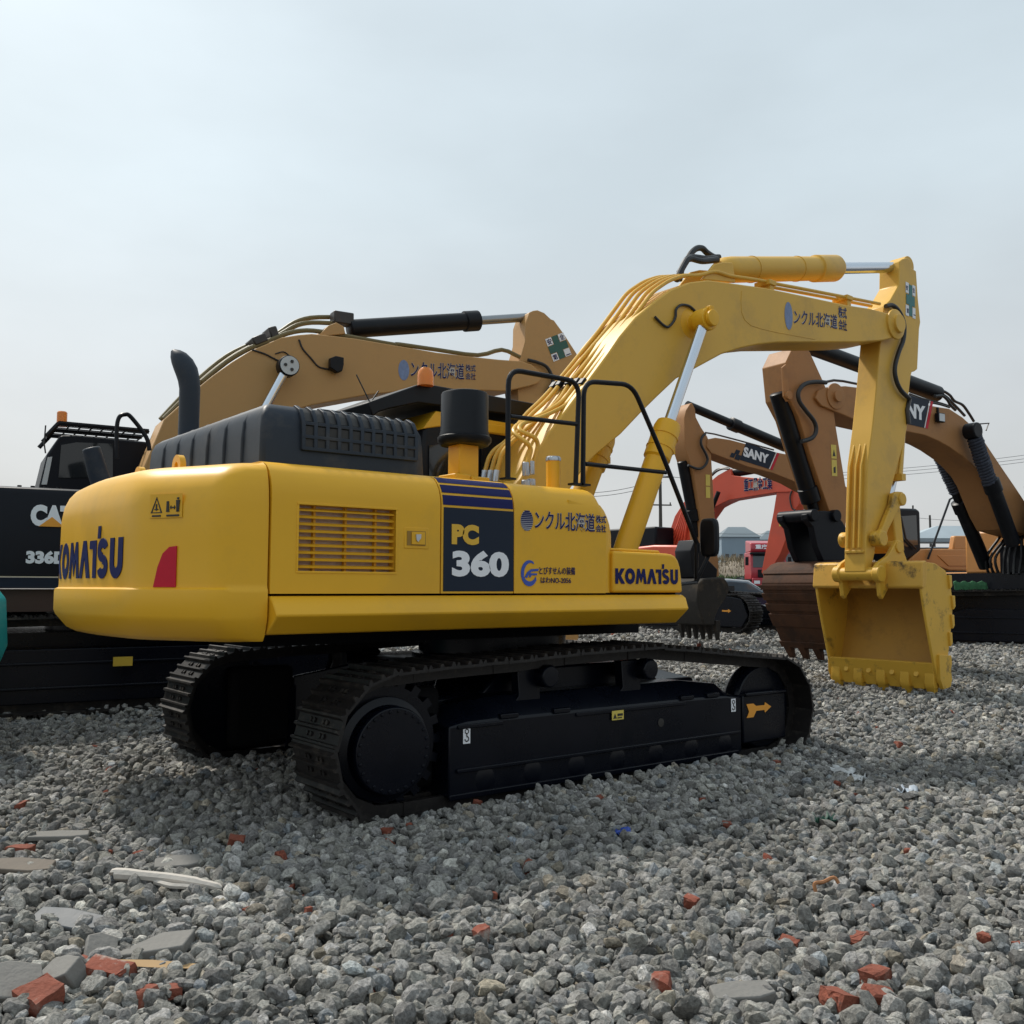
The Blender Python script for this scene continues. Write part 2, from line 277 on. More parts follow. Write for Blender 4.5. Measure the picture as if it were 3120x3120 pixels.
def shoe_mesh(p, w):
    b = MB(); pr = [(-p*0.52, 0.0), (-p*0.52, -0.016), (p*0.56, -0.016), (p*0.56, -0.006)]
    top = [(p*0.47, 0.004), (p*0.42, 0.032), (p*0.36, 0.032), (p*0.30, 0.002), (p*0.06, 0.002), (p*0.02, 0.027), (-p*0.05, 0.027), (-p*0.10, 0.002), (-p*0.36, 0.002), (-p*0.39, 0.026), (-p*0.45, 0.026), (-p*0.50, 0.002)]
    b.prism(pr+top, -w/2, w/2, lambda u, z, t: (u, t, z))
    for sx in (-0.22, 0.17):
        for sy in (-0.11, -0.06, 0.06, 0.11): b.cyl((p*sx, sy, -0.002), (p*sx, sy, 0.016), 0.017, n=6)
    for sy in (-0.085, 0.085): b.bb((-p*0.5, sy-0.022, -0.10), (p*0.5, sy+0.022, -0.016))
    return b
proto = None
for side in (-1, 1):
    yc = side*1.295
    tr = MB()      # track frame: hollow box with a ramped roof and a lower guard
    yo, yi = yc+side*0.155, yc-side*0.2
    sec = [(-1.46, 0.10), (1.66, 0.10), (1.66, 0.575), (1.45, 0.70), (1.0, 0.75), (-1.0, 0.75), (-1.30, 0.72), (-1.46, 0.60)]
    f = lambda u, w, t: (u, t, w)
    ring = lambda t, k: [(u, t, w if w < 0.5 else 0.58+(w-0.58)*k) for u, w in sec]
    tr.loft([ring(yo, 0.12), ring(yc+side*0.02, 1.0), ring(yi, 1.0)])
    fr = tr.build('track_frame', FRM, EX, bev=0.012)
    g = MB()
    g.bb((-1.40, yo-side*0.001, 0.265), (1.63, yo+side*0.022, 0.292)); g.bb((-1.46, yo-side*0.001, 0.085), (1.60, yo+side*0.016, 0.125))
    g.bb((-1.39, yo+side*0.001, 0.560), (-1.0, yo+side*0.014, 0.590)); g.bb((-0.30, yo+side*0.001, 0.560), (0.92, yo+side*0.014, 0.592))
    for xx in (-0.92, -0.42, 0.97, 1.30): g.bb((xx-0.10, yc+side*0.03, 0.60), (xx+0.06, yo+side*0.012, 0.635))
    g.build('frame_ledge', FRM, fr, bev=0.006)
    for k, xx in enumerate((-1.15, -0.72, -0.29, 0.14, 0.57, 1.0, 1.43)):
        MB().lathe([(0.02, -0.01), (0.085, -0.01), (0.095, 0.0), (0.095, 0.02), (0.06, 0.028), (0.02, 0.03)], (xx, yo-side*0.022, 0.195), (0, side, 0), 20).build('track_roller', FRM, fr)
    mg = MB(); mg.bb((-1.97, yi-side*0.0, 0.14), (-1.38, yc-side*0.05, 0.84)); mg.build('motor_guard_fill', MAT['matt_black_frame'] if 'matt_black_frame' in MAT else mat('matt_black_frame', (0.006, 0.006, 0.007), 0.85, spec=0.15), fr, bev=0.06)  # motor guard box, added so the track loop reads dark inside
    fb = MB(); fb.bb((1.675, yc-side*0.16, 0.17), (2.285, yo+side*0.005, 0.585)); fb.bb((1.70, yo, 0.575), (2.285, yo+side*0.03, 0.612))
    fb.build('idler_guard', FRM, fr, bev=0.012)
    MB().lathe([(0.05, -0.09), (0.36, -0.09), (0.385, -0.05), (0.385, 0.05), (0.36, 0.09), (0.05, 0.09)], (2.05, yc, 0.46), (0, 1, 0), 40).build('idler_wheel', FRM, fr, bev=0.008)
    sp = MB(); sp.lathe([(0.05, -0.06), (0.38, -0.06), (0.38, 0.06), (0.05, 0.06)], (-1.9, yc, 0.5), (0, 1, 0), 40)
    for k in range(20):
        a = 2*math.pi*k/20; sp.box((-1.9+0.40*math.cos(a), yc, 0.5+0.40*math.sin(a)), (0.07, 0.10, 0.06), Matrix.Rotation(-a, 4, 'Y'))
    sp.build('drive_sprocket', FRM, fr)
    hb = MB(); hb.lathe([(0.34, -0.05), (0.34, 0.10), (0.285, 0.12), (0.285, 0.20), (0.275, 0.215), (0.03, 0.218)], (-1.93, yc, 0.475), (0, side, 0), 48)
    for k in range(26):
        a = 2*math.pi*k/26; hb.cyl((-1.93+0.255*math.cos(a), yc+side*0.214, 0.475+0.255*math.sin(a)), (-1.93+0.255*math.cos(a), yc+side*0.223, 0.475+0.255*math.sin(a)), 0.013, n=6)
    hb.build('final_drive_cover', FRM, fr, bev=0.004)
    for xx in (-0.55, 0.52):
        cr_ = MB(); cr_.lathe([(0.03, -0.16), (0.085, -0.16), (0.085, -0.05), (0.06, -0.045), (0.06, 0.045), (0.085, 0.05), (0.085, 0.15), (0.075, 0.165), (0.02, 0.168)], (xx, yc, 0.875), (0, side, 0), 24)
        cr_.prism([(xx-0.36, 0.60), (xx-0.08, 0.60), (xx-0.02, 0.71), (xx-0.02, 0.95), (xx-0.24, 0.95), (xx-0.22, 0.74)], yc-side*0.03, yc+side*0.06)
        cr_.build('carrier_roller', FRM, fr, bev=0.006)
    P, A, pitch = track_path(48, (-1.9, 0.5), 0.485, (2.05, 0.455), 0.455, [(-1.5, 1.005), (-0.9, 1.02), (-0.3, 1.05), (0.45, 1.062), (0.9, 1.02), (1.5, 0.962)])
    for (px, pz), a in zip(P, A):
        if proto is None:
            proto = shoe_mesh(pitch, 0.60).build('track_shoe', SHOE, fr, ang=25); s = proto
        else: s = copy_part(proto, fr)
        s.location = (px, yc+rng.normal(0, 0.003), pz); s.rotation_euler = (rng.normal(0, 0.004), -R(a), 0)
    if side < 0:
        yq = yo-0.0045
        planar('arrow_sticker', [[(0, 0.02), (-0.035, 0.09), (0.06, 0.09), (0.10, 0.065), (0.22, 0.065), (0.225, 0.09), (0.315, 0.045), (0.225, -0.002), (0.215, 0.022), (0.10, 0.022), (0.06, -0.03), (-0.035, -0.03), (0.0, 0.02)][:-1]], (1.755, yo-0.0085, 0.42), (1, 0, 0), (0, 0, 1), ORG, fr)
        for xx in (-1.345, 1.515):
            st = planar('hook_sticker', [[(0, 0), (0.06, 0), (0.06, 0.112), (0, 0.112)]], (xx, yq, 0.458), (1, 0, 0), (0, 0, 1), WHT, fr)
            b = MB(); c = lambda a0, a1, r, cx, cz: [(xx+cx+r*math.cos(R(t)), yq-0.0035, 0.458+cz+r*math.sin(R(t))) for t in np.linspace(a0, a1, 14)]
            b.tube(c(0, 360, 0.015, 0.03, 0.084), 0.0035, 6); b.tube(c(90, -180, 0.016, 0.03, 0.032), 0.004, 6); b.tube([(xx+0.03, yq-0.0035, 0.048+0.458), (xx+0.03, yq-0.0035, 0.458+0.069)], 0.004, 6)
            b.build('hook_mark', INK, fr)
        planar('warning_sticker', [[(0, 0), (0.127, 0), (0.127, 0.072), (0, 0.072)]], (0.066, yo-0.0145, 0.504), (1, 0, 0), (0, 0, 1), LYEL, fr)
        planar('warning_mark', [[(0.012, 0.012), (0.05, 0.012), (0.031, 0.05)], [(0.058, 0.03), (0.115, 0.03), (0.115, 0.048), (0.058, 0.048)], [(0.058, 0.012), (0.105, 0.012), (0.105, 0.02), (0.058, 0.02)]], (0.066, yo-0.0172, 0.504), (1, 0, 0), (0, 0, 1), INK, fr)
        MB().lathe([(0.001, 0), (0.035, 0), (0.035, 0.004), (0.001, 0.005)], (0.63, yo-0.001, 0.44), (0, -1, 0), 20).build('plug', INK, fr)
cf = MB(); cf.loft([[(x*k, y, z) for x, z in ((-0.95, 0.55), (0.95, 0.55), (1.1, 0.62), (0.75, 0.92), (-0.75, 0.92), (-1.1, 0.62))] for y, k in ((-1.12, 1.0), (-0.7, 0.95), (0.7, 0.95), (1.12, 1.0))])
for sx in (-1, 1):
    for sy in (-1, 1): cf.loft([[(sx*x, sy*y, z) for x, z in q] for y, q in ((0.55, ((0.3, 0.55), (0.95, 0.55), (0.95, 0.9), (0.3, 0.9))), (1.13, ((0.75, 0.30), (1.40, 0.30), (1.40, 0.74), (0.75, 0.74))))])
cf.build('center_frame', FRM, EX, bev=0.02)
MB().lathe([(0.3, 0.86), (0.72, 0.86), (0.72, 0.97), (0.66, 0.98), (0.66, 1.15), (0.3, 1.16)], (0, 0, 0), (0, 0, 1), 48).build('swing_ring', FRM, EX)
# ---- upper structure
dk = MB(); dk.bb((-2.80, -1.36, 1.243), (0.85, 1.36, 1.31)); dk.bb((-2.6, -0.75, 1.13), (1.1, 0.75, 1.243)); dk.bb((-2.75, -1.34, 1.30), (-0.30, 1.34, 2.20)); dk.bb((-0.9, -1.45, 1.30), (0.82, -0.66, 1.52))  # frame plates, plus added dark core standing in for shade in panel gaps
dk.build('revolving_frame', MAT['matt_black_frame'], EX)
# counterweight lofted from plan outlines
half = [(-2.815, -1.4975), (-3.04, -1.4975), (-3.10, -1.49), (-3.145, -1.465), (-3.18, -1.42), (-3.285, -1.24), (-3.39, -1.06), (-3.425, -1.0), (-3.452, -0.93), (-3.468, -0.86), (-3.482, -0.74), (-3.505, -0.40), (-3.513, 0.0)]
plan = half+[(x, -y) for x, y in half[-2::-1]]
def cw_ring(z, ins, tuck=0.0):
    r = []
    for x, y in plan:
        k = min(1.0, max(0.0, (-2.85-x)/0.5)); inx = ins*(0.9 if k > 0.3 else 0.9*k/0.3)
        iy = ins*(0.42+0.55*k)
        r.append((x+inx, y-math.copysign(min(iy, abs(y)), y) if abs(y) > 1e-6 else y, z))
    return r
prof = [(1.215, 0.22), (1.205, 0.14), (1.235, 0.085), (1.33, 0.012), (1.36, 0.0), (1.495, 0.0), (1.516, 0.004), (1.528, 0.026), (1.55, 0.028), (1.80, 0.028), (2.02, 0.030), (2.12, 0.046), (2.19, 0.075), (2.24, 0.115), (2.275, 0.175), (2.297, 0.27), (2.305, 0.45)]
cwb = MB(); cwb.loft([cw_ring(z, i) for z, i in prof])
CW = cwb.build('counterweight', YEL, EX, ang=42)
cwx = lambda y: float(np.interp(y, [p[1] for p in plan], [p[0] for p in plan]))
def on_back(b):
    rg = cw_ring(1.7, 0.028); ys = np.array([p[1] for p in rg]); xs = np.array([p[0] for p in rg])
    o = b.copy(); o[:, 0] = np.interp(b[:, 1], ys, xs)-0.002+b[:, 0]; return o
def logo(name, org, xd, ud, w, h, m, parent, warp=None, depth=0.002):
    """heavy geometric capitals, the T with its raised tick"""
    T = 0.30
    arc = lambda cx, cy, rx, ry, a0, a1, k=14: [(cx+rx*math.cos(R(t)), cy+ry*math.sin(R(t))) for t in np.linspace(a0, a1, k)]
    band = lambda cx, cy, rx, ry, t, a0, a1, k=14: arc(cx, cy, rx, ry, a0, a1, k)+arc(cx, cy, rx-t, ry-t, a1, a0, k)
    L = []
    L.append([(0, 0), (T, 0), (T, .40), (.62, 0), (1.02, 0), (.58, .52), (.98, 1), (.60, 1), (T, .62), (T, 1), (0, 1)])
    L.append(band(1.55, .5, .52, .52, T, -90, 90)); L.append(band(1.55, .5, .52, .52, T, 90, 270))
    x0 = 2.15; L.append([(x0, 0), (x0+T*.9, 0), (x0+.36, .55), (x0+.58, 0.05), (x0+.80, .55), (x0+.89, 0), (x0+1.16, 0), (x0+.98, 1), (x0+.76, 1), (x0+.58, .58), (x0+.40, 1), (x0+.18, 1)])
    x0 = 3.36; L.append([(x0, 0), (x0+.32, 0), (x0+.52, .56), (x0+.72, 0), (x0+1.04, 0), (x0+.66, 1), (x0+.38, 1)])
    x0 = 4.36; L.append([(x0+.28, 0), (x0+.58, 0), (x0+.58, .98), (x0, .98), (x0-.02, .76), (x0+.28, .76)]); L.append([(x0+.66, 1.02), (x0+.88, 1.02), (x0+.92, 1.34), (x0+.70, 1.34)])
    x0 = 5.02; cx = x0+.42
    L.append(band(cx, .71, .38, .31, .25, 20, 270)); L.append(band(cx, .29, .38, .31, .25, 90, -160))
    x0 = 5.98; L.append([(x0, 1), (x0, .36)]+arc(x0+.42, .36, .42, .38, 180, 360)+[(x0+.84, 1), (x0+.56, 1), (x0+.56, .36)]+arc(x0+.42, .36, .14, .12, 360, 180, 8)+[(x0+.28, 1)])
    o, xd, ud = Vector(org), Vector(xd).normalized(), Vector(ud).normalized(); nn = xd.cross(ud); b = MB(); W = 6.82
    for i, pl in enumerate(L): b.prism([(u/W*w, q*h) for u, q in pl], 0, depth+0.0002*i, lambda u, q, t: o+xd*u+ud*q+nn*t)
    if warp: b.v = [tuple(p) for p in warp(np.array(b.v))]
    return b.build(name, m, parent)
logo('lettering', (0, 0.925, 1.588), (0, -1, 0), (0, 0, 1), 1.70, 0.252, NAVY, CW, warp=on_back)
cn = Vector((0.13, -0.07, 0))                                           # the bevelled rear corner carries reflector and sticker
ca0, ca1 = Vector((-3.35, -1.03, 0)), Vector((-3.14, -1.385, 0))
cd = (ca1-ca0).normalized(); cnn = Vector((-0.86, -0.5, 0)).normalized()
def chamfer(name, polys, u0, z0, m, lift=0.006):
    b = MB(); rg = cw_ring(1.7, 0.028); ys = [p[1] for p in rg]; xs = [p[0] for p in rg]
    for i, pl in enumerate(polys):
        big = []
        for k in range(len(pl)):
            a, c = pl[k], pl[(k+1) % len(pl)]
            for j in range(4): big.append((a[0]+(c[0]-a[0])*j/4, a[1]+(c[1]-a[1])*j/4))
        def at(u, w, t):
            p = ca0+cd*(u0+u); y = p.y; x = float(np.interp(y, ys, xs))
            q = Vector((x, y, z0+w))+cnn*(0.002+t); return q
        b.prism(big, 0, lift+0.0004*i, at)
    return b.build(name, m, CW)
chamfer('reflector', [[(0.035, 0), (0.205, 0), (0.205, 0.245), (0.15, 0.24), (0.10, 0.20), (0.065, 0.12)]], 0.0, 1.53, REDR)
chamfer('warning_sticker', [[(0.0, 0), (0.245, 0), (0.245, 0.145), (0, 0.145)]], -0.01, 1.945, YEL, 0.002)
tri = lambda x, z, s, t: [[(x, z), (x+s, z), (x+s-t, z+t*0.6), (x+t, z+t*0.6)], [(x+s, z), (x+s/2, z+s*1.12), (x+s/2, z+s*1.12-t*1.6), (x+s-t*1.4, z+t*0.6)], [(x, z), (x+t*1.4, z+t*0.6), (x+s/2, z+s*1.12-t*1.6), (x+s/2, z+s*1.12)]]
chamfer('sticker_marks', tri(0.008, 0.03, 0.088, 0.009)+[[(0.046, 0.045), (0.056, 0.045), (0.056, 0.085), (0.046, 0.085)], [(0.036, 0.05), (0.066, 0.05), (0.066, 0.056), (0.036, 0.056)], [(0.02, 0.008), (0.085, 0.008), (0.085, 0.018), (0.02, 0.018)], [(0.130, 0.008), (0.225, 0.008), (0.225, 0.019), (0.130, 0.019)],
    [(0.128, 0.035), (0.150, 0.035), (0.146, 0.10), (0.130, 0.10)], [(0.156, 0.062), (0.164, 0.074), (0.164, 0.065), (0.188, 0.065), (0.188, 0.074), (0.196, 0.062), (0.188, 0.050), (0.188, 0.058), (0.164, 0.058), (0.164, 0.050)],
    [(0.205, 0.035), (0.212, 0.035), (0.214, 0.07), (0.216, 0.035), (0.224, 0.035), (0.226, 0.075), (0.230, 0.105), (0.202, 0.105), (0.204, 0.075)], [(0.211, 0.109), (0.221, 0.109), (0.223, 0.121), (0.209, 0.121)]], -0.01, 1.945, INK, 0.004)
for yy in (-0.42, 0.42):
    b = MB(); n = 20; xx = -3.0
    b.loft([[(xx+t, yy+0.085*c*math.cos(2*math.pi*k/n), 2.345+0.085*c*math.sin(2*math.pi*k/n)) for k in range(n)] for t, c in ((-0.02, 1), (0.02, 1), (0.02, 0.42), (-0.02, 0.42), (-0.02, 1))], caps=False)
    b.build('lifting_eye', YEL, CW)
# side panels
SH = [(YS, 1.492), (YS, 1.60), (YS, 2.04), (YS, 2.10), (YS+0.006, 2.15), (YS+0.022, 2.20), (YS+0.05, 2.245), (YS+0.088, 2.28), (YS+0.135, 2.303), (YS+0.20, 2.314), (YS+0.55, 2.318), (YS+0.55, 1.492)]
def panel(xa, xb, sh=SH): b = MB(); b.loft([[(x, y, z) for y, z in sh] for x in (xa, xb)]); return b
gx0, gx1, gz0, gz1 = -2.622, -1.930, 1.632, 2.04
dp = MB(); dp.loft([[(x, y, z) for y, z in SH] for x in (-2.802, gx0)]); dp.loft([[(x, y, z) for y, z in SH] for x in (gx1, -1.578)])
lo = [(YS, 1.492), (YS, gz0), (YS+0.55, gz0), (YS+0.55, 1.492)]
dp.loft([[(x, y, z) for y, z in lo] for x in (gx0, gx1)]); dp.loft([[(x, y, z) for y, z in [(YS+0.55, 2.04)]+SH[2:-1]] for x in (gx0, gx1)])
DOOR = dp.build('engine_door', YEL, EX, ang=40)
gr = MB(); tilt = Matrix.Rotation(R(20), 4, 'X')
for k in range(9): gr.box(((gx0+gx1)/2, YS+0.035, gz0+0.020+k*(gz1-gz0-0.01)/9+0.008), (gx1-gx0-0.004, 0.036, 0.010), tilt)
for xx in (-2.49, -2.27, -2.05): gr.bb((xx-0.008, YS+0.055, gz0), (xx+0.008, YS+0.084, gz1))
gr.build('louvre_grille', YEL, DOOR)
MB().bb((gx0, YS+0.085, gz0), (gx1, YS+0.09, gz1)).build('radiator_mesh', mat('grey_radiator_core', (0.55, 0.46, 0.42), 0.5, metal=0.2, var=0.35, scale=30, bump=0.5, bscale=160), DOOR)
fx = MB(); rr = [(-2.6, 1.617), (-1.84, 1.617), (-1.84, 2.016), (-2.6, 2.016)]
for a, c in (((-2.637, 1.617), (-1.915, gz0)), ((-2.637, gz1), (-1.915, 2.055)), ((-2.637, gz0), (gx0, gz1)), ((gx1, gz0), (-1.915, gz1))): fx.bb((a[0], YS-0.004, a[1]), (c[0], YS+0.02, c[1]))
fx.build('grille_frame', YEL, DOOR, bev=0.003)
lt = MB(); lt.bb((-1.866, YS-0.004, 1.79), (-1.672, YS+0.01, 1.932)); LT = lt.build('door_latch', YEL, DOOR, bev=0.004)
MB().bb((-1.845, YS-0.008, 1.812), (-1.70, YS-0.003, 1.908)).build('latch_recess', mat('painted_pocket_shade', (0.30, 0.165, 0.02), 0.5), LT)  # raised plate, the pocket's shade is painted as darker yellow
MB().bb((-1.812, YS-0.015, 1.818), (-1.708, YS-0.007, 1.902)).build('latch_plate', YEL, LT, bev=0.002)
MB().prism([(-1.785, 1.885), (-1.745, 1.887), (-1.746, 1.862), (-1.768, 1.836), (-1.781, 1.846)], YS-0.024, YS-0.014).build('lock_cylinder', ZINC, LT)
MP = panel(-1.568, -0.944).build('model_panel', YEL, EX, ang=40)
MB().bb((-1.551, YS-0.004, 1.506), (-0.942, YS+0.004, 2.082)).build('dark_badge_plate', NAVP, MP, bev=0.002)
def stripe(z0, z1, y0, y1):
    b = MB(); zs = [p[1] for p in SH[:9]]; ys = [p[0] for p in SH[:9]]; q = np.linspace(z0, z1, 6)
    b.loft([[(x, float(np.interp(z, zs, ys))-0.004, z+0.001) for z in q]+[(x, float(np.interp(z, zs, ys))+0.004, z-0.001) for z in q[::-1]] for x in (-1.556, -0.948)])
    return b.build('blue_stripe', NAVY, MP)
stripe(2.098, 2.166, 0, 0); stripe(2.184, 2.240, 0, 0); stripe(2.256, 2.297, 0, 0)
text('lettering', 'PC', (-1.486, YS-0.005, 1.828), (1, 0, 0), (0, 0, 1), 0.231, 0.142, mat('yellow_letter_decal', (0.72, 0.42, 0.03), 0.4), MP, bold=0.07)
text('lettering', '360', (-1.482, YS-0.005, 1.607), (1, 0, 0), (0, 0, 1), 0.495, 0.184, WHT, MP, bold=0.05)
# tank with its rounded front
TP = [(-0.935, 1.492), (-0.014, 1.492), (-0.006, 1.60), (-0.006, 1.90), (-0.010, 2.05), (-0.018, 2.13), (-0.030, 2.20), (-0.046, 2.25), (-0.066, 2.285), (-0.095, 2.305), (-0.14, 2.312), (-0.935, 2.312)]
def shell(poly, ysec):               # profile swept inwards, its crown held below the rounded shoulder line
    b = MB(); rings = []
    for dy, ins in ysec:
        zt = 2.312-ins; rings.append([(x if x < -0.9 else x-0.012*(ins > 0.05), YS+dy, z if z < 1.99 else 1.99+(z-1.99)*(zt-1.99)/(2.312-1.99)) for x, z in poly])
    b.loft(rings); return b
TK = shell(TP, [(0, 0.31), (0.0, 0.212), (0.006, 0.162), (0.022, 0.112), (0.05, 0.067), (0.088, 0.032), (0.135, 0.009), (0.20, 0.0), (0.75, -0.006)]).build('fuel_tank', YEL, EX, ang=40)
fr2 = MB(); crown = [(0, 1.495), (0, 1.95), (-.025, 2.05), (-.06, 2.13), (-.105, 2.20), (-.16, 2.255), (-.23, 2.288), (-.32, 2.298)]
fr2.loft([[(-0.004+dx+cx*(0.35+0.65*min(1, dx/.2)), y, z-(0.16-dx*.62)*(z > 2.0)*(z-2.0)/.31) for cx, z in crown]+[(-0.4, y, 2.2), (-0.4, y, 1.495)] for dx, y in ((0.012, YS+0.012), (0.05, YS+0.03), (0.11, YS+0.075), (0.16, YS+0.14), (0.195, YS+0.24), (0.21, YS+0.4), (0.21, -0.62))]); fr2.build('tank_front_cover', YEL, TK, ang=40)
sticker_text('ンクル北海道', (-0.742, YS-0.004, 1.963), (1, 0, 0), (0, 0, 1), 0.60, 0.142, TK)
sticker_text('株式', (-0.130, YS-0.004, 2.036), (1, 0, 0), (0, 0, 1), 0.108, 0.060, TK)
sticker_text('会社', (-0.130, YS-0.004, 1.964), (1, 0, 0), (0, 0, 1), 0.108, 0.060, TK)
def sphere_logo(cx, y0, cz, rx, rz, parent, k=11, m=NAVY):
    b = MB()
    for i in range(k):
        z = -1+2*(i+0.5)/k; hw = math.sqrt(max(0, 1-z*z)); th = (0.30+0.52*(i+0.5)/k)/k
        b.bb((cx-rx*hw, y0-0.003, cz+rz*(z-th)), (cx+rx*hw, y0, cz+rz*(z+th)))
    return b.build('globe_emblem', m, parent)
MB().lathe([(0.001, 0), (1, 0), (1, 0.0015), (0.001, 0.0015)], (0, 0, 0), (0, -1, 0), 28).build('emblem_disc', mat('pale_grey_decal', (0.50, 0.51, 0.53), 0.45), TK)
bpy.context.scene.objects['emblem_disc'].location = (-0.818, YS-0.001, 2.022); bpy.context.scene.objects['emblem_disc'].scale = (0.058, 1, 0.076)
sphere_logo(-0.818, YS-0.003, 2.022, 0.057, 0.075, TK)
arc2 = lambda cx, cy, rx, ry, a0, a1, k=18: [(cx+rx*math.cos(R(t)), cy+ry*math.sin(R(t))) for t in np.linspace(a0, a1, k)]
planar('ring_emblem', [arc2(0, 0, .078, .095, 60, 190)+arc2(0.012, -.004, .062, .080, 190, 60), arc2(0, 0, .078, .095, 190, 330)+arc2(0.004, 0.014, .064, .074, 330, 190), [(-.045, -.03), (-.02, .008), (.015, .03), (.09, .034), (.085, .018), (.02, .012), (-.012, -.02), (-.02, -.034)], [(-.005, -.028), (.008, 0), (.075, 0), (.07, -.014), (.02, -.014), (.012, -.03)]], (-0.795, YS-0.002, 1.638), (1, 0, 0), (0, 0, 1), BLUE, TK)
text('lettering', 'とびすせんの装備', (-0.701, YS-0.004, 1.630), (1, 0, 0), (0, 0, 1), 0.353, 0.058, NAVY, TK, bold=0.008)
text('lettering', 'はわNO-2056', (-0.688, YS-0.004, 1.567), (1, 0, 0), (0, 0, 1), 0.298, 0.044, NAVY, TK, bold=0.008)
# tool box in front of the tank
TB = [(0.056, 1.496), (0.865, 1.495), (0.853, 1.608), (0.838, 1.71), (0.815, 1.76), (0.783, 1.797), (0.738, 1.812), (0.681, 1.817), (0.063, 1.824)]
b = MB(); b.prism(TB, YS, -0.64); BX = b.build('tool_box', YEL, EX, bev=0.022, seg=3)
MB().prism([(TB[-1][0]+0.01, TB[-1][1]+0.002), (TB[-2][0]-0.03, TB[-2][1]+0.002), (TB[-2][0]-0.05, TB[-2][1]+0.025), (TB[-1][0]+0.01, TB[-1][1]+0.025)], YS+0.05, -0.70).build('tool_box_lid', YEL, BX, bev=0.008)
logo('lettering', (0.075, YS-0.0035, 1.566), (1, 0, 0), (0, 0, 1), 0.722, 0.121, NAVY, BX)
# skirt below the panels
sk = MB(); sc_ = [(YS+0.004, 1.478), (YS-0.035, 1.452), (YS-0.105, 1.372), (YS-0.108, 1.360), (YS+0.03, 1.248), (YS+0.10, 1.240), (YS+0.10, 1.478)]
sk.loft([[(x+dx*(1 if z < 1.4 else 0.3), y, z) for y, z in sc_] for x, dx in ((-2.803, 0.0), (0.885, -0.075))])
SK = sk.build('side_skirt', YEL, EX, bev=0.010)
# bonnet over the engine
hb = MB(); HP = [(-2.72, -1.13), (-1.54, -1.13), (-1.42, -1.05), (-1.40, -0.9), (-1.40, 1.05), (-1.5, 1.15), (-2.72, 1.15)]
def hr(z, i): return [(x+(i*.8 if x < -2.5 else -i*0.8), y+(i if y < 0 else -i*.45), z) for x, y in HP]
zb = 2.31
hb.loft([hr(z, i) for z, i in ((zb, 0.0), (2.55, 0.01), (2.64, 0.02), (2.70, 0.05), (2.735, 0.10), (2.75, 0.17), (2.757, 0.3))])
HD = hb.build('engine_bonnet', HOOD, EX, bev=0.03, seg=3, ang=60)
for yy in np.linspace(-0.82, 0.78, 6):
    ri = MB()
    pts = [(-2.725, yy, 2.32), (-2.722, yy, 2.52), (-2.71, yy, 2.63), (-2.67, yy, 2.705), (-2.60, yy, 2.748), (-2.45, yy, 2.762), (-2.2, yy, 2.765)]
    ri.tube([(p[0]+.006, p[1], p[2]-.004) for p in pts], 0.014, 8); ri.build('bonnet_rib', HOOD, HD)
ho = MB(); br_ = MB()
for z, zc, th in ((2.455, 2.515, 0.02), (2.54, 2.60, 0.02)):
    ho.bb((-2.43, -1.135, z), (-1.55, -1.10, zc))
ho.loft([[(x, -1.123, 2.635), (x, -1.092, 2.695), (x, -1.03, 2.735), (x, -1.0, 2.70), (x, -1.08, 2.62)] for x in (-2.43, -1.55)])
for k in range(11):
    x = -2.43+k*0.088; br_.loft([[(x-h_, y, z), (x+h_, y, z), (x+h_, y+0.03, z-0.005), (x-h_, y+0.03, z-0.005)] for h_, y, z in ((.014, -1.147, 2.44), (.014, -1.145, 2.62), (.014, -1.128, 2.665), (.014, -1.095, 2.715), (.014, -1.02, 2.752))])
for z, y in ((2.447, -1.147), (2.527, -1.147), (2.617, -1.143)): br_.bb((-2.44, y, z-.012), (-1.54, y+.03, z+.012))
ho.build('vent_shade_plate', INK, HD); br_.build('vent_bars', HOOD, HD, bev=0.004)  # black plates stand in for the darkness inside the open vents
b = MB(); b.tube(rounded([(-2.05, -0.55, 2.74), (-2.05, -0.55, 2.83), (-1.45, -0.55, 2.83), (-1.45, -0.55, 2.74)], 0.05), 0.016, 8); b.build('bonnet_handle', BLK, HD)
P0 = (-2.476, 0.9, 2.951)
b = MB(); exh = [(0, -0.45, .086), (0, 0.0, .083), (0, 0.26, .084), (-0.01, 0.34, .088), (-0.03, 0.41, .092), (-0.06, 0.47, .088), (-0.095, 0.52, .074), (-0.125, 0.555, .052), (-0.15, 0.585, .02)]
b.tube([(P0[0]+u*0.8, P0[1]+0.6*-u, P0[2]+w-0.045) for u, w, r in exh], 0.1, 24, True, [r for u, w, r in exh])
b.build('exhaust_pipe', HOOD, EX, ang=50)
# pre-cleaner and its mount on the deck
PC = (-0.83, -0.72)
b = MB(); b.lathe([(0.0, 2.66), (0.19, 2.66), (0.215, 2.69), (0.215, 2.725), (0.200, 2.735), (0.198, 2.76), (0.192, 2.78), (0.190, 3.07), (0.182, 3.085), (0.16, 3.092), (0.0, 3.095)], (*PC, 0), n=48); PCL = b.build('air_precleaner', BLK, EX, ang=40)
b = MB(); b.bb((PC[0]-0.105, PC[1]-0.08, 2.40), (PC[0]+0.085, PC[1]+0.08, 2.665)); b.bb((PC[0]-0.17, PC[1]-0.12, 2.30), (PC[0]-0.02, PC[1]+0.12, 2.42)); b.bb((PC[0]-0.02, PC[1]-0.14, 2.30), (PC[0]+0.15, PC[1]+0.12, 2.405)); b.build('precleaner_mount', YEL, PCL, bev=0.01)
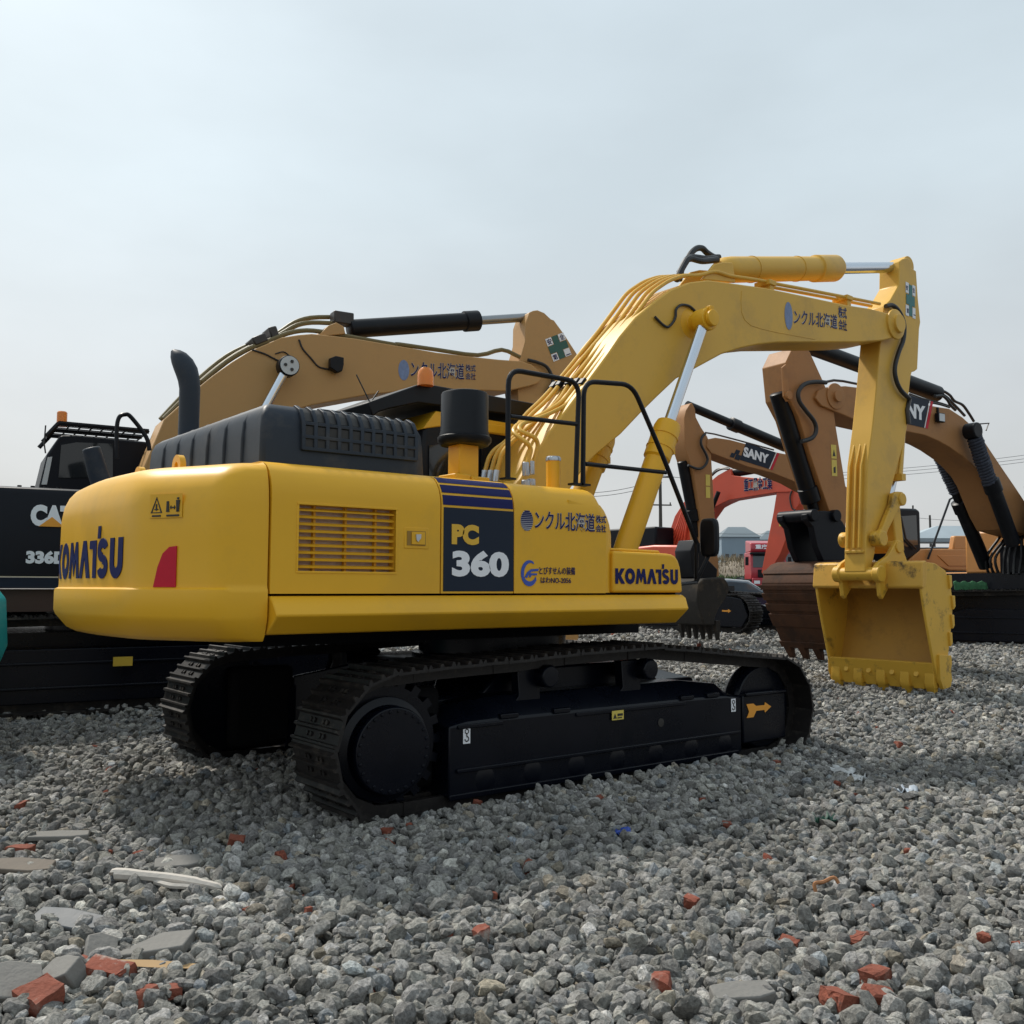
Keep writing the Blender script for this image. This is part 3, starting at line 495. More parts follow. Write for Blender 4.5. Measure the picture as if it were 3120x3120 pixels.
# deck, fuel cap
MB().bb((-1.40, -1.0, 2.25), (-0.30, -0.25, 2.305)).build('deck_plate', YEL, EX, bev=0.008)
FC = (-0.178, -1.05, 2.374)
b = MB(); b.lathe([(0.058, -0.06), (0.058, 0.19), (0.0, 0.19)], FC, n=24); FN = b.build('fuel_filler', YEL, EX)
MB().lathe([(0.062, 0.185), (0.064, 0.205), (0.055, 0.222), (0.0, 0.225)], FC, n=24).build('fuel_cap', ZINC, FN)
# cab on the far side
CP = [(-0.46, 1.45), (-0.46, 2.6), (-0.42, 3.0), (-0.28, 3.19), (0.9, 3.16), (1.25, 2.7), (1.42, 2.2), (1.38, 1.45)]
b = MB(); b.prism(CP, 0.52, 1.48); CB = b.build('cab', BLK, EX, bev=0.04, seg=3)
b = MB(); b.prism([(-0.43, 3.0), (-0.29, 3.185), (0.9, 3.155), (1.0, 3.03), (0.9, 3.02), (-0.20, 3.05)], 0.508, 1.492); b.bb((-0.2, 0.505, 3.04), (0.95, 0.525, 3.13)); b.build('yellow_roof_trim', YEL, CB, bev=0.01)
for pts in ([(-0.36, 2.1), (-0.36, 2.85), (0.15, 2.95), (0.15, 2.1)], [(0.24, 2.0), (0.24, 2.95), (0.86, 2.95), (1.18, 2.55), (1.28, 2.0)]): MB().prism(pts, 0.507, 0.516).build('side_window', GLS, CB)
MB().bb((-0.467, 0.68, 2.35), (-0.458, 1.36, 2.95)).build('rear_window', GLS, CB)
RGL, RGB, RGA = (-1.047, 3.164), (-0.99, 3.042), (-0.464, 3.417)      # lower left tip, its hook, the ridge
b = MB(); ax, az = RGA
b.loft([[(RGL[0], y0, RGL[1]), (ax-.02, y0, az-.006), (ax+.02, y0, az), (1.05, y0, az-.03), (1.2, y0, az-.11), (1.2, y0, az-.22), (1.1, y0, az-.17), (ax+.1, y0, az-.19), (ax-.05, y0, az-.19), (RGB[0]+.16, y0, RGB[1]+.09), (RGB[0]+.06, y0, RGB[1]+.05), (RGB[0], y0, RGB[1])] for y0 in (0.46, 1.54)])
RGO = b.build('roof_guard', BLK, CB, bev=0.012)
b = MB(); b.tube([(RGL[0]+.10, 0.6, RGL[1]+.04), (RGL[0]-.04, 0.6, RGL[1]+.27)], 0.006, 6); b.tube([(RGL[0]+.12, 0.6, RGL[1]+.05), (RGL[0]+.19, 0.6, RGL[1]+.15)], 0.006, 6); b.build('antenna', RUB, RGO)
BC = (-0.458, 0.433, 3.407)
b = MB(); b.lathe([(0.075, -0.02), (0.075, 0.06), (0.07, 0.11), (0.045, 0.145), (0.0, 0.155)], BC, n=24); b.build('beacon_lamp', AMB, RGO)
# ---- boom
BY = 0.28
BO = [(0.02, 2.22), (-0.06, 2.36), (0.099, 2.50)]+[(0.303, 2.79), (0.464, 2.992), (0.839, 3.409), (1.198, 3.82), (1.347, 4.004), (1.575, 4.24), (1.873, 4.47), (2.101, 4.626), (2.39, 4.763), (2.686, 4.847), (3.017, 4.884), (3.692, 4.959), (4.518, 5.012), (5.32, 5.063), (5.834, 5.113), (6.271, 5.13), (6.539, 5.078), (6.613, 4.976), (6.488, 4.852), (6.1, 4.737), (5.607, 4.637), (4.638, 4.477), (3.901, 4.357), (3.519, 4.271), (3.209, 4.18), (2.892, 4.065), (2.445, 3.837), (2.168, 3.697), (1.872, 3.465), (1.645, 3.281), (1.357, 3.033), (1.023, 2.8), (0.886, 2.687)]+[(0.62, 2.36), (0.35, 2.16)]
b = MB(); b.prism(BO, -BY, BY); BM = b.build('boom', YELB, EX, bev=0.016, ang=28)
b = MB()                                        # weld bosses and pin of the rod
q = (2.4, -0.46, 4.314)
b.lathe([(0.02, -0.02), (0.17, -0.02), (0.165, 0.02), (0.09, 0.05), (0.09, 0.12), (0.02, 0.12)], (q[0], -0.26, q[2]), (0, -1, 0), 28); b.lathe([(0.02, 0), (0.085, 0), (0.085, 0.05), (0.02, 0.055)], (q[0], -0.54, q[2]), (0, -1, 0), 24)
b.bb((q[0]-0.03, -0.57, q[2]+0.05), (q[0]+0.03, -0.5, q[2]+0.13)); b.build('rod_pin_boss', YEL, BM, bev=0.006)
b = MB(); wl_ = [(3.247, -0.285, 4.834), (3.233, -0.285, 4.709), (3.241, -0.285, 4.59), (3.292, -0.285, 4.512), (3.398, -0.285, 4.47), (3.617, -0.285, 4.464), (3.9, -0.285, 4.472), (4.616, -0.285, 4.511)]; b.tube([(x, -0.2795, z) for x, y, z in wl_], 0.006, 6); b.build('weld_seam', YELB, BM)
wo, wu, ww = np.array((4.198, -0.283, 4.624)), np.array((0.882, 0.0, 0.09)), np.array((0.006, 0.0, 0.182))
for nm_, mm_, bo_, dy_, g_ in (('letter_border', WHTB, 0.03, 0.0005, 0.012), ('lettering', NAVY, 0.008, 0.002, 0.0)):
    text(nm_, 'ンクル北海道', (-g_, 0, -g_), (1, 0, 0), (0, 0, 1), 1+2*g_, 1+2*g_, mm_, BM, bold=bo_, warp=lambda v: wo+v[:, :1]*wu+v[:, 2:3]*ww-np.array([[0, dy_, 0]]))
o_, e_ = Vector((5.112, -0.284, 4.715)), Vector((5.29, -0.284, 4.722)); u_ = e_-o_
sticker_text('株式', o_+Vector((0, 0, 0.155)), u_, (0, 0, 1), u_.length, 0.14, BM); sticker_text('会社', o_, u_, (0, 0, 1), u_.length, 0.135, BM)
q = (4.098, -0.283, 4.704)
b = MB(); b.lathe([(0.001, 0), (1, 0), (1, 0.003), (0.001, 0.003)], (0, 0, 0), (0, -1, 0), 28); d_ = b.build('globe_emblem', mat('blue_grey_emblem', (0.16, 0.22, 0.38), 0.45, var=0.5, scale=2), BM); d_.location = (q[0], -0.281, q[2]); d_.scale = (0.076, 1, 0.165)
# pipes along the boom
PIPE = [(0.17, [(0.024, 2.565), (0.078, 2.741), (0.149, 2.824), (0.285, 2.908), (0.508, 3.186), (0.712, 3.357), (0.878, 3.52), (1.459, 4.144)]), (0.08, [(0.027, 2.557), (0.084, 2.738), (0.152, 2.827), (0.296, 2.93), (0.502, 3.173), (0.714, 3.344), (0.88, 3.526), (1.474, 4.128)]),
        (-0.02, [(0.019, 2.548), (0.075, 2.746), (0.146, 2.828), (0.338, 2.986), (0.553, 3.152), (0.801, 3.353), (0.915, 3.528), (1.473, 4.107)]), (-0.12, [(0.286, 2.577), (0.347, 2.797), (0.314, 2.857), (0.123, 2.945), (0.186, 3.027), (0.469, 3.141), (0.74, 3.303), (0.914, 3.511), (1.448, 4.075)]), (-0.2, [(0.285, 2.583), (0.367, 2.84), (0.338, 2.907), (0.133, 2.949), (0.161, 3.014), (0.468, 3.13), (0.738, 3.265), (0.921, 3.498), (1.445, 4.058)])]
tops = [(1.9, 4.66), (2.15, 4.83), (2.40, 4.94), (2.62, 4.98)]
FOOTP = {3: [(0.059, -0.4, 2.535), (0.079, -0.4, 2.621), (0.122, -0.4, 2.758), (0.087, -0.4, 2.803), (0.02, -0.25, 2.918), (0.186, -0.12, 3.027), (0.469, -0.12, 3.141), (0.74, -0.12, 3.303), (0.914, -0.12, 3.511), (1.448, -0.12, 4.075)], 4: [(0.121, -0.4, 2.551), (0.149, -0.4, 2.639), (0.204, -0.4, 2.802), (0.172, -0.4, 2.866), (0.054, -0.3, 2.928), (0.161, -0.2, 3.014), (0.468, -0.2, 3.13), (0.738, -0.2, 3.265), (0.921, -0.2, 3.498), (1.445, -0.2, 4.058)]}
for k, (yy, pl) in enumerate(PIPE):
    pts = [(x, yy, z) for x, z in pl] if k < 3 else list(FOOTP[k])
    pts += [(x, yy, z-0.02*k) for x, z in tops if x > pts[-1][0]+0.12]
    if k == 4: pts += [(p[0], -0.20, p[1]) for p in [(2.898, 5.013), (3.118, 5.003), (3.578, 5.054), (3.875, 5.078)]]
    b = MB(); b.tube(rounded(pts, 0.10, 4), 0.021, 10); b.build('hydraulic_pipe', YELB, BM)
b = MB(); cl = MB()
for yy, pl in PIPE:
    for i in (-2,):
        x, z = pl[i]; cl.box((x, yy, z), (0.085, 0.07, 0.055), Matrix.Rotation(R(-50), 4, 'Y'))
    x, z = pl[0]
    if yy > -.1: b.cyl((x-0.003, yy, z-0.06), (x+0.01, yy, z+0.05), 0.033, n=8)
for k in FOOTP:
    p = FOOTP[k][0]; b.cyl((p[0], p[1], p[2]-0.02), (p[0], p[1], p[2]+0.10), 0.032, n=8); b.cyl((p[0], p[1], p[2]-0.12), (p[0], p[1], p[2]-0.06), 0.04, n=8)
cl.build('pipe_clamp', BLK, BM, bev=0.008); b.build('pipe_union', ZINC, BM, bev=0.004)
b = MB()
for L in ([(2.536, 0.0, 4.883), (2.575, 0.0, 5.011), (2.639, 0.0, 5.119), (2.74, 0.0, 5.185), (2.997, 0.0, 5.223), (3.129, -0.0, 5.261)], [(2.649, 0.1, 5.018), (2.778, 0.1, 5.185), (2.856, 0.1, 5.29), (2.947, 0.1, 5.36), (3.039, 0.1, 5.38), (3.117, 0.1, 5.348), (3.236, 0.1, 5.324), (3.33, 0.1, 5.341)], [(2.376, -0.1, 4.825), (2.488, -0.1, 5.0), (2.588, -0.1, 5.107), (2.801, -0.1, 5.127), (3.06, -0.1, 5.201)]):
    b.tube(smooth(L, 5), 0.035, 10)
b.build('hydraulic_hose', RUB, BM)
b = MB(); L = [(3.891, -0.22, 5.067), (4.608, -0.22, 5.126), (5.352, -0.22, 5.185), (6.158, -0.22, 5.248)]; b.tube(L, 0.022, 8); b.tube([(p[0], p[1]+0.12, p[2]) for p in L], 0.022, 8); b.build('hydraulic_pipe', YELB, BM)
b = MB()
for q in [(3.845, -0.2, 5.059), (5.417, -0.2, 5.182)]: b.box((q[0], -0.15, q[2]), (0.13, 0.22, 0.06), Matrix.Rotation(R(2), 4, 'Y')); b.bb((q[0]-0.03, -0.24, q[2]-0.13), (q[0]+0.05, -0.08, q[2]))
b.build('pipe_bracket', YELB, BM, bev=0.008)
b = MB(); b.tube(smooth([(1.827, -0.3, 4.281), (1.939, -0.3, 4.222), (2.018, -0.3, 4.21), (2.088, -0.3, 4.264), (2.136, -0.3, 4.337), (2.148, -0.3, 4.42), (2.231, -0.3, 4.481), (2.35, -0.3, 4.49), (2.446, -0.3, 4.45), (2.494, -0.3, 4.424)], 5), 0.014, 8); b.build('grease_hose', RUB, BM)
# boom cylinders: barrel > rod
for sgn in (-1, 1):
    yy = sgn*0.46; T = (2.4, -0.46, 4.314); M_ = (1.745, -0.46, 3.204); F_ = (1.241, -0.46, 1.93)
    T, M_, F_ = [Vector((p[0], yy, p[2])) for p in (T, M_, F_)]; d = (T-F_).normalized(); L = (T-F_).length; m_ = (M_-F_).length
    b = MB(); b.tube([F_-d*0.2, F_, F_+d*(m_-0.42), F_+d*(m_-0.40), F_+d*(m_-0.06), F_+d*m_], 0.1, 28, True, [0.105, 0.115, 0.115, 0.135, 0.135, 0.12])
    for q_ in (0.30, 0.16): b.tube([F_+d*(m_-q_), F_+d*(m_-q_+0.012)], 0.142, 24)
    b.box(F_+d*(m_-0.30)+Vector((0.14, 0, 0)), (0.10, 0.06, 0.07)); CYL = b.build('boom_cylinder', YEL, EX, ang=40)
    MB().cyl(F_+d*(m_-0.02), T-d*0.05, 0.058, n=24).build('piston_rod', CHR, CYL)
    MB().lathe([(0.02, -0.08), (0.12, -0.08), (0.12, 0.08), (0.02, 0.08)], T, (0, 1, 0), 24).build('rod_eye', YEL, CYL, bev=0.01)
# arm cylinder on top of the boom
A0 = Vector((3.286, 0.0, 5.157)); A1 = Vector((5.54, 0.0, 5.632)); A2 = Vector((7.102, 0.0, 5.994))
A0.y = A1.y = A2.y = 0; d = (A2-A0).normalized(); m_ = (A1-A0).dot(d)
b = MB(); b.tube([A0-d*0.10, A0, A0+d*0.12, A0+d*(m_-0.50), A0+d*(m_-0.49), A0+d*(m_-0.06), A0+d*m_], 0.1, 28, True, [0.10, 0.14, 0.15, 0.15, 0.17, 0.17, 0.14])
for q_ in (0.50, 1.40): b.tube([A0+d*q_, A0+d*(q_+0.02)], 0.157, 28)
AC = b.build('arm_cylinder', YELB, EX, ang=40)
MB().cyl(A0+d*(m_-0.02), A2-d*0.02, 0.075, n=24).build('piston_rod', CHR, AC)
b = MB(); b.lathe([(0.02, -0.12), (0.13, -0.12), (0.13, 0.12), (0.02, 0.12)], A2, (0, 1, 0), 24); b.build('rod_eye', YELB, AC, bev=0.01)
for yy in (-0.19, 0.15): MB().prism([(2.692, 4.875), (2.898, 5.09), (3.055, 5.149), (3.214, 5.175), (3.262, 4.956)], yy, yy+0.04).build('cylinder_bracket', YELB, BM, bev=0.01)
b = MB(); q = (3.576, 0.0, 5.304); b.cyl((q[0], -0.05, q[2]-0.05), (q[0], -0.05, q[2]+0.05), 0.02, n=8); b.build('grease_fitting', YEL, AC)
# ---- arm
AY = 0.15
AO = [(6.776, 5.645), (6.801, 5.975), (6.89, 6.031), (7.002, 6.068), (7.073, 6.06), (7.11, 6.025), (7.106, 5.948), (7.233, 5.932), (7.26, 5.546), (7.305, 5.219), (7.267, 5.116), (7.186, 4.541), (7.112, 4.501), (7.04, 4.482), (7.005, 4.414)]+[(6.926, 4.109), (6.889, 3.909), (6.824, 3.569), (6.683, 3.308), (6.461, 2.884), (6.42, 2.801), (6.321, 2.541), (6.04, 2.199), (6.006, 1.989), (5.928, 1.818), (5.854, 1.733), (5.774, 1.745), (5.792, 1.996), (5.895, 3.108), (6.039, 3.651), (6.13, 4.063)]+[(6.331, 5.059), (6.386, 5.276), (6.542, 5.388)]
b = MB(); b.prism(AO, -AY, AY); AR = b.build('arm', YELB, EX, bev=0.012, ang=28)
# ribs welded on the rear plate
rb = MB()
ra = Vector((AO[-7][0], AO[-7][1])); rz = lambda z: float(np.interp(z, [AO[-7][1], AO[-6][1], AO[-5][1], AO[-4][1]], [AO[-7][0], AO[-6][0], AO[-5][0], AO[-4][0]]))
for yy in (0.09, 0.0, -0.075):
    rb.loft([[(rz(z)-0.045*k, yy-0.012, z), (rz(z)-0.045*k, yy+0.012, z), (rz(z)+0.02, yy+0.012, z), (rz(z)+0.02, yy-0.012, z)] for z, k in ((2.05, 1), (2.6, 1), (3.1, 1), (3.40, 0.1))])
rb.bb((rz(2.0)-0.03, -0.13, 1.985), (rz(2.0)+0.03, 0.13, 2.02)); rb.build('arm_rib', YELB, AR, bev=0.005)
b = MB()
q = (7.019, -0.155, 5.478)
cw, chh = 0.13, 0.085
planar('safety_cross', [[(-chh*.45, -.22), (chh*.5, -.22), (chh*.5, -.07), (.11, -.07), (.11, .07), (chh*.5, .07), (chh*.5, .22), (-chh*.45, .22), (-chh*.45, .07), (-.11, .07), (-.11, -.07), (-chh*.45, -.07)]], (q[0]+0.03, -AY-0.004, q[2]), (1, 0, -0.05), (0.05, 0, 1), GRN, AR)
planar('sticker_corner', [[(-.125, .085), (-.045, .085), (-.045, .235), (-.125, .235)], [(.05, .085), (.125, .085), (.125, .235), (.05, .235)], [(-.125, -.235), (-.045, -.235), (-.045, -.085), (-.125, -.085)], [(.05, -.235), (.125, -.235), (.125, -.085), (.05, -.085)]], (q[0]+0.03, -AY-0.0035, q[2]), (1, 0, -0.05), (0.05, 0, 1), WHT, AR)
b = MB()
for sx, sz, ch in ((-.085, .16, '安'), (.088, .16, '全'), (-.085, -.16, '第'), (.088, -.16, '一')):
    text('lettering', ch, (q[0]+0.03+sx-0.026, -AY-0.0065, q[2]+sz-0.035), (1, 0, 0), (0, 0, 1), 0.052, 0.07 if ch != '一' else 0.012, NAVY, AR, bold=0.01)
b = MB(); b.tube(smooth([(6.338, -0.2, 5.255), (6.508, -0.2, 5.297), (6.675, -0.2, 5.234), (6.782, -0.2, 5.085), (6.751, -0.2, 4.87), (6.627, -0.2, 4.684), (6.521, -0.2, 4.461), (6.542, -0.2, 4.3), (6.656, -0.2, 4.17), (6.862, -0.2, 4.083)], 6), 0.03, 12); b.build('hydraulic_hose', RUB, AR)
b = MB(); b.lathe([(0.02, 0), (0.20, 0), (0.20, 0.03), (0.12, 0.05), (0.12, 0.09), (0.02, 0.09)], (6.412, -0.275, 5.004), (0, -1, 0), 32); b.build('arm_pivot_boss', YELB, BM, bev=0.006)
b = MB(); L = [(6.966, -0.13, 4.089), (6.884, -0.13, 3.786), (6.778, -0.13, 3.484), (6.664, -0.13, 3.008)]; b.tube(L, 0.02, 8); b.tube([(p[0]+0.07, p[1]+0.05, p[2]) for p in L], 0.02, 8); b.box(L[-1], (0.10, 0.14, 0.09)); b.build('arm_pipe', YELB, AR)
b = MB(); b.tube([(6.916, -0.17, 4.094), (6.849, -0.17, 3.929), (6.877, -0.17, 3.745)], 0.03, 8); b.build('hose_union', STEEL, AR)
# bucket cylinder lying on the front of the arm
b = MB(); c0, c1 = Vector((7.02, 0, 4.75)), Vector((6.72, 0, 3.0)); b.cyl(c0, c1, 0.13); BC_ = b.build('bucket_cylinder', YELB, EX); MB().cyl(c1, (6.60, 0, 2.72), 0.065).build('piston_rod', CHR, BC_)
# linkage
b = MB()
LK = [(6.337, 2.768), (6.45, 2.798), (6.561, 2.8), (6.609, 2.752), (6.588, 2.683), (6.489, 2.604), (6.179, 2.279), (6.114, 2.172), (5.98, 2.102), (5.865, 2.137), (5.833, 2.201), (5.893, 2.242), (6.036, 2.286), (6.294, 2.626)]
for y0 in (-0.24, 0.17): b.prism(LK, y0, y0+0.07)
b.lathe([(0.02, -0.26), (0.085, -0.26), (0.085, 0.26), (0.02, 0.26)], (LK[2][0]-0.03, 0, LK[2][1]-0.10), (0, 1, 0), 24)
b.lathe([(0.02, -0.30), (0.10, -0.30), (0.10, 0.30), (0.02, 0.30)], (5.972, 0, 2.167), (0, 1, 0), 24)
b.build('bucket_link', YELW, EX, bev=0.012)
b = MB()
L0 = Vector((LK[2][0]-0.03, 0, LK[2][1]-0.10)); L1 = Vector((6.626, -0.1, 2.025)); L1.y = 0
b.prism([(L0.x-0.10, L0.z), (L0.x+0.10, L0.z+0.02), (L1.x+0.10, L1.z), (L1.x-0.10, L1.z)], -0.15, 0.15); b.build('connecting_rod', YELW, EX, bev=0.02)
# bucket
BW = 0.755
BK = [(6.02, 1.53), (6.085, 1.865), (6.36, 1.852), (6.61, 1.765), (6.73, 1.58), (6.765, 1.36), (6.735, 1.13), (6.67, 0.90), (6.595, 0.645), (6.50, 0.42), (6.36, 0.36), (6.27, 0.60), (6.19, 0.87), (6.13, 1.08), (6.07, 1.30)]
b = MB(); shp = BK[1:10]; inn = [(x-0.035*math.cos(t), z-0.035*math.sin(t)) for (x, z), t in zip(shp, (1.4, 1.4, 1.0, .5, .1, -.1, -.25, -.3, -.4))]
b.prism(shp+inn[::-1], -BW+0.03, BW-0.03); BKT = b.build('bucket', YELI, EX, ang=60)
for y0 in (-BW, BW-0.035): MB().prism(BK, y0, y0+0.035).build('side_plate', YELW, BKT, bev=0.008)
b = MB(); b.prism([(5.985, 1.56), (6.03, 1.86), (6.11, 1.885), (6.14, 1.83), (6.10, 1.58), (6.02, 1.53)], -BW-0.02, BW+0.02); b.build('torque_tube', YELT, BKT, bev=0.015)
b = MB()
EA = [(5.86, 1.60), (5.78, 1.70), (5.79, 1.80), (5.86, 1.86), (6.08, 1.95), (6.22, 2.08), (6.30, 2.16), (6.40, 2.14), (6.44, 2.04), (6.60, 1.78), (6.3, 1.80), (6.05, 1.52), (5.93, 1.40), (5.88, 1.44)]
for y0 in (-0.29, 0.235): b.prism(EA, y0, y0+0.055)
b.lathe([(0.02, -0.33), (0.105, -0.33), (0.105, -0.24), (0.085, -0.24), (0.085, 0.24), (0.105, 0.24), (0.105, 0.33), (0.02, 0.33)], (5.86, 0, 1.72), (0, 1, 0), 24)
b.lathe([(0.02, -0.31), (0.08, -0.31), (0.08, 0.31), (0.02, 0.31)], (6.335, 0, 2.07), (0, 1, 0), 24); b.build('bucket_ear', YELW, BKT, bev=0.01)
b = MB(); b.prism([(6.265, 0.61), (6.31, 0.62), (6.44, 0.345), (6.42, 0.30), (6.36, 0.30)], -BW+0.03, BW-0.03); b.build('cutting_lip', YELW, BKT, bev=0.006)
tp = None
for k in range(5):
    yy = -0.66+k*0.33
    b = MB()
    b.loft([[(6.37+sx*w_, yy+sy*h_, z) for sx, sy in ((-1, -1), (1, -1), (1, 1), (-1, 1))] for z, w_, h_ in ((0.50, 0.065, 0.058), (0.36, 0.075, 0.062), (0.30, 0.06, 0.06), (0.29, 0.052, 0.052), (0.20, 0.03, 0.042), (0.165, 0.012, 0.036))])
    b.build('bucket_tooth', YELW, BKT, bev=0.006)
for k in range(4):
    yy = -0.495+k*0.33; b = MB(); b.prism([(6.30, 0.56), (6.33, 0.56), (6.43, 0.30), (6.40, 0.275), (6.36, 0.28)], yy-0.075, yy+0.075); b.lathe([(0.015, 0), (0.035, 0), (0.035, 0.03), (0.015, 0.03)], (6.32, yy, 0.46), (-0.95, 0, 0.3), 14); b.build('lip_shroud', YELW, BKT, bev=0.005)
for sgn in (-1, 1):
    b = MB(); y0 = sgn*(BW+0.012)
    b.prism([(6.33, 0.72), (6.62, 0.70), (6.63, 0.60), (6.60, 0.52), (6.62, 0.40), (6.58, 0.31), (6.40, 0.29), (6.33, 0.42)], y0-0.025, y0+0.025)
    for (x, z) in ((6.70, 1.62), (6.765, 1.36), (6.73, 1.12), (6.665, 0.90)): b.prism([(x-.05, z+.09), (x+.012, z+.085), (x+.018, z-.05), (x-.03, z-.09)], y0-0.016, y0+0.016)
    b.build('side_cutter', YELW, BKT, bev=0.006)
b = MB()
for yy in (-0.5, 0.0, 0.5):
    b.prism([(6.77, 1.6), (6.80, 1.36), (6.77, 1.12), (6.70, 0.88), (6.62, 0.62), (6.59, 0.64), (6.73, 1.13), (6.76, 1.36), (6.74, 1.57)], yy-0.06, yy+0.06)
b.build('wear_strip', YELW, BKT, bev=0.006)
# ---- handrails and mirror
HY = -1.22
b = MB(); r_ = 0.021
H1 = [(-0.779, -1.22, 2.36), (-0.776, -1.22, 3.203), (-0.047, -1.22, 3.202), (-0.087, -1.22, 2.366)]; b.tube(rounded(H1, 0.13, 6), r_, 10); b.tube([(-0.759, -1.22, 2.837), (-0.078, -1.22, 2.853)], r_*0.9, 10)
for p in (H1[0], H1[-1]): b.box((p[0], p[1], p[2]-0.004), (0.10, 0.08, 0.016))
b.build('handrail', BLK, EX)
b = MB(); H2 = [(-0.009, -1.22, 2.366), (0.005, -1.22, 3.215), (0.561, -1.22, 3.261), (0.94, -1.22, 2.669), (1.361, -1.22, 1.935)]; b.tube(rounded(H2, 0.13, 6), r_, 10); b.tube([(0.017, -1.22, 2.536), (0.972, -1.22, 2.538)], r_*0.9, 10)
p = H2[0]; b.box((p[0], p[1], p[2]-0.004), (0.10, 0.08, 0.016)); b.tube([H2[-1], (H2[-1][0]+0.01, H2[-1][1]+0.02, H2[-1][2]-0.35), (0.86, -1.3, 1.55), (0.84, -1.3, 1.48)], 0.02, 8)
HR = b.build('handrail', BLK, EX)
b = MB(); MC = (1.439, -1.3, 1.983)
b.loft([[(MC[0]+t, MC[1]+sx*0.0+y, MC[2]+z) for y, z in q] for t, q in (lambda oval: [(-0.03, [(y*0.8, z*0.9) for y, z in oval]), (-0.015, oval), (0.02, oval), (0.035, [(y*0.85, z*0.93) for y, z in oval])])([(0.098*math.copysign(abs(math.cos(a))**0.45, math.cos(a)), 0.172*math.copysign(abs(math.sin(a))**0.45, math.sin(a))) for a in np.linspace(0, 2*math.pi, 28, endpoint=False)])])
b.tube([(MC[0]+0.02, MC[1]+0.02, MC[2]-0.15), (MC[0]-0.03, MC[1]+0.06, MC[2]-0.28), (H2[-1][0]+0.01, H2[-1][1]+0.02, H2[-1][2]-0.35)], 0.018, 8); b.build('mirror', BLK, HR, bev=0.004)

# ================================================================== machines parked behind
TAN = mat('faded_tan_paint', (0.46, 0.255, 0.085), 0.5, var=0.1, scale=1.2, bump=0.05, bscale=10, dirt=0.25, dcol=(0.24, 0.14, 0.06), dscale=1.2, speck=0.5)
SAN = mat('dusty_orange_brown_paint', (0.37, 0.178, 0.066), 0.55, spec=0.3, var=0.12, scale=1.5, bump=0.05, bscale=10, dirt=0.4, dcol=(0.20, 0.105, 0.055), dscale=1.5, dth=0.5, speck=0.6)
ORB = mat('orange_body_paint', (0.55, 0.25, 0.07), 0.45, var=0.12, scale=1.5, dirt=0.3, dcol=(0.25, 0.12, 0.05))
REDP = mat('faded_red_paint', (0.62, 0.085, 0.04), 0.42, var=0.12, scale=1.5, dirt=0.25, dcol=(0.40, 0.10, 0.07), dscale=1.4)
RUST = mat('rusty_bucket_steel', (0.080, 0.038, 0.022), 0.75, spec=0.2, var=0.35, scale=4, bump=0.3, bscale=18, dirt=0.6, dcol=(0.022, 0.018, 0.016), dscale=1.8, dth=0.47)
MUD = mat('dry_mud_steel', (0.032, 0.029, 0.026), 0.75, spec=0.2, var=0.4, scale=6, bump=0.4, bscale=25, dirt=0.6, dcol=(0.10, 0.075, 0.05), dscale=4)
BLK2 = mat('satin_black_cover', (0.0035, 0.005, 0.0095), 0.45, spec=0.2, var=0.3, scale=2, bump=0.05, bscale=8, dirt=0.25, dcol=(0.013, 0.0125, 0.012), dscale=2)
HZGL = mat('cab_glass', (0.03, 0.035, 0.04), 0.05, var=0.1, coat=0.5)
def machine(name, M, label, group=None):
    o = empty(name, (M[0], M[1], M[2]), label, 'excavator', group, rz=M[3]); return o
def crawler(par, L, H, W, tc, mframe, s0=0.0, name='crawler'):
    """one track: frame with belt, sprocket and idler under it"""
    r = H/2-0.03; f = MB(); f.prism([(s0-L/2+r*1.6, 0.12), (s0+L/2-r*1.6, 0.12), (s0+L/2-r*1.5, H*0.52), (s0+L/2-r*2.3, H*0.66), (s0-L/2+r*2.3, H*0.66), (s0-L/2+r*1.5, H*0.52)], tc-W*0.26, tc+W*0.26)
    for sg in (-1, 1):
        f.bb((s0-L/2+r*1.7, tc+sg*W*0.26, 0.27), (s0+L/2-r*1.7, tc+sg*W*0.30, 0.30)); f.bb((s0-L/2+r*1.7, tc+sg*W*0.26, H*0.50), (s0+L/2-r*1.7, tc+sg*W*0.29, H*0.53))
    fr = f.build(name, mframe, par, bev=0.01)
    b = MB(); P, A, p = track_path(46, (s0-L/2+r, H/2), r, (s0+L/2-r, H/2-0.02), r, [(s0-L/2+r*2, H-0.03), (s0, H+0.0), (s0+L/2-r*2, H-0.06)])
    base = shoe_mesh(p, W)
    for (px, pz), a in zip(P, A):
        m = Matrix.Translation((px, tc, pz)) @ Matrix.Rotation(-R(a), 4, 'Y')
        b.add([m @ Vector(v) for v in base.v], base.f)
    b.build('track_belt', SHOE, fr, ang=25)
    for sx in (-1, 1): MB().lathe([(0.03, -W*0.3), (r*0.62, -W*0.3), (r*0.72, -W*0.2), (r*0.72, W*0.2), (r*0.62, W*0.3), (0.03, W*0.32)], (s0+sx*(L/2-r), tc, H/2), (0, 1, 0), 28).build('drive_sprocket' if sx < 0 else 'idler_wheel', mframe, fr)
    return fr
def ram(par, a, c, split, r1, r2, m1, m2, name='hydraulic_cylinder'):
    a, c = Vector(a), Vector(c); d = (c-a).normalized(); L = (c-a).length
    b = MB(); b.tube([a, a+d*0.02, a+d*(L*split-0.26), a+d*(L*split-0.25), a+d*(L*split-0.02), a+d*L*split], r1, 20, True, [r1*.8, r1, r1, r1*1.18, r1*1.18, r1*.9]); o = b.build(name, m1, par, ang=40)
    MB().cyl(a+d*(L*split-0.02), c, r2, n=16).build('piston_rod', m2, o); return o

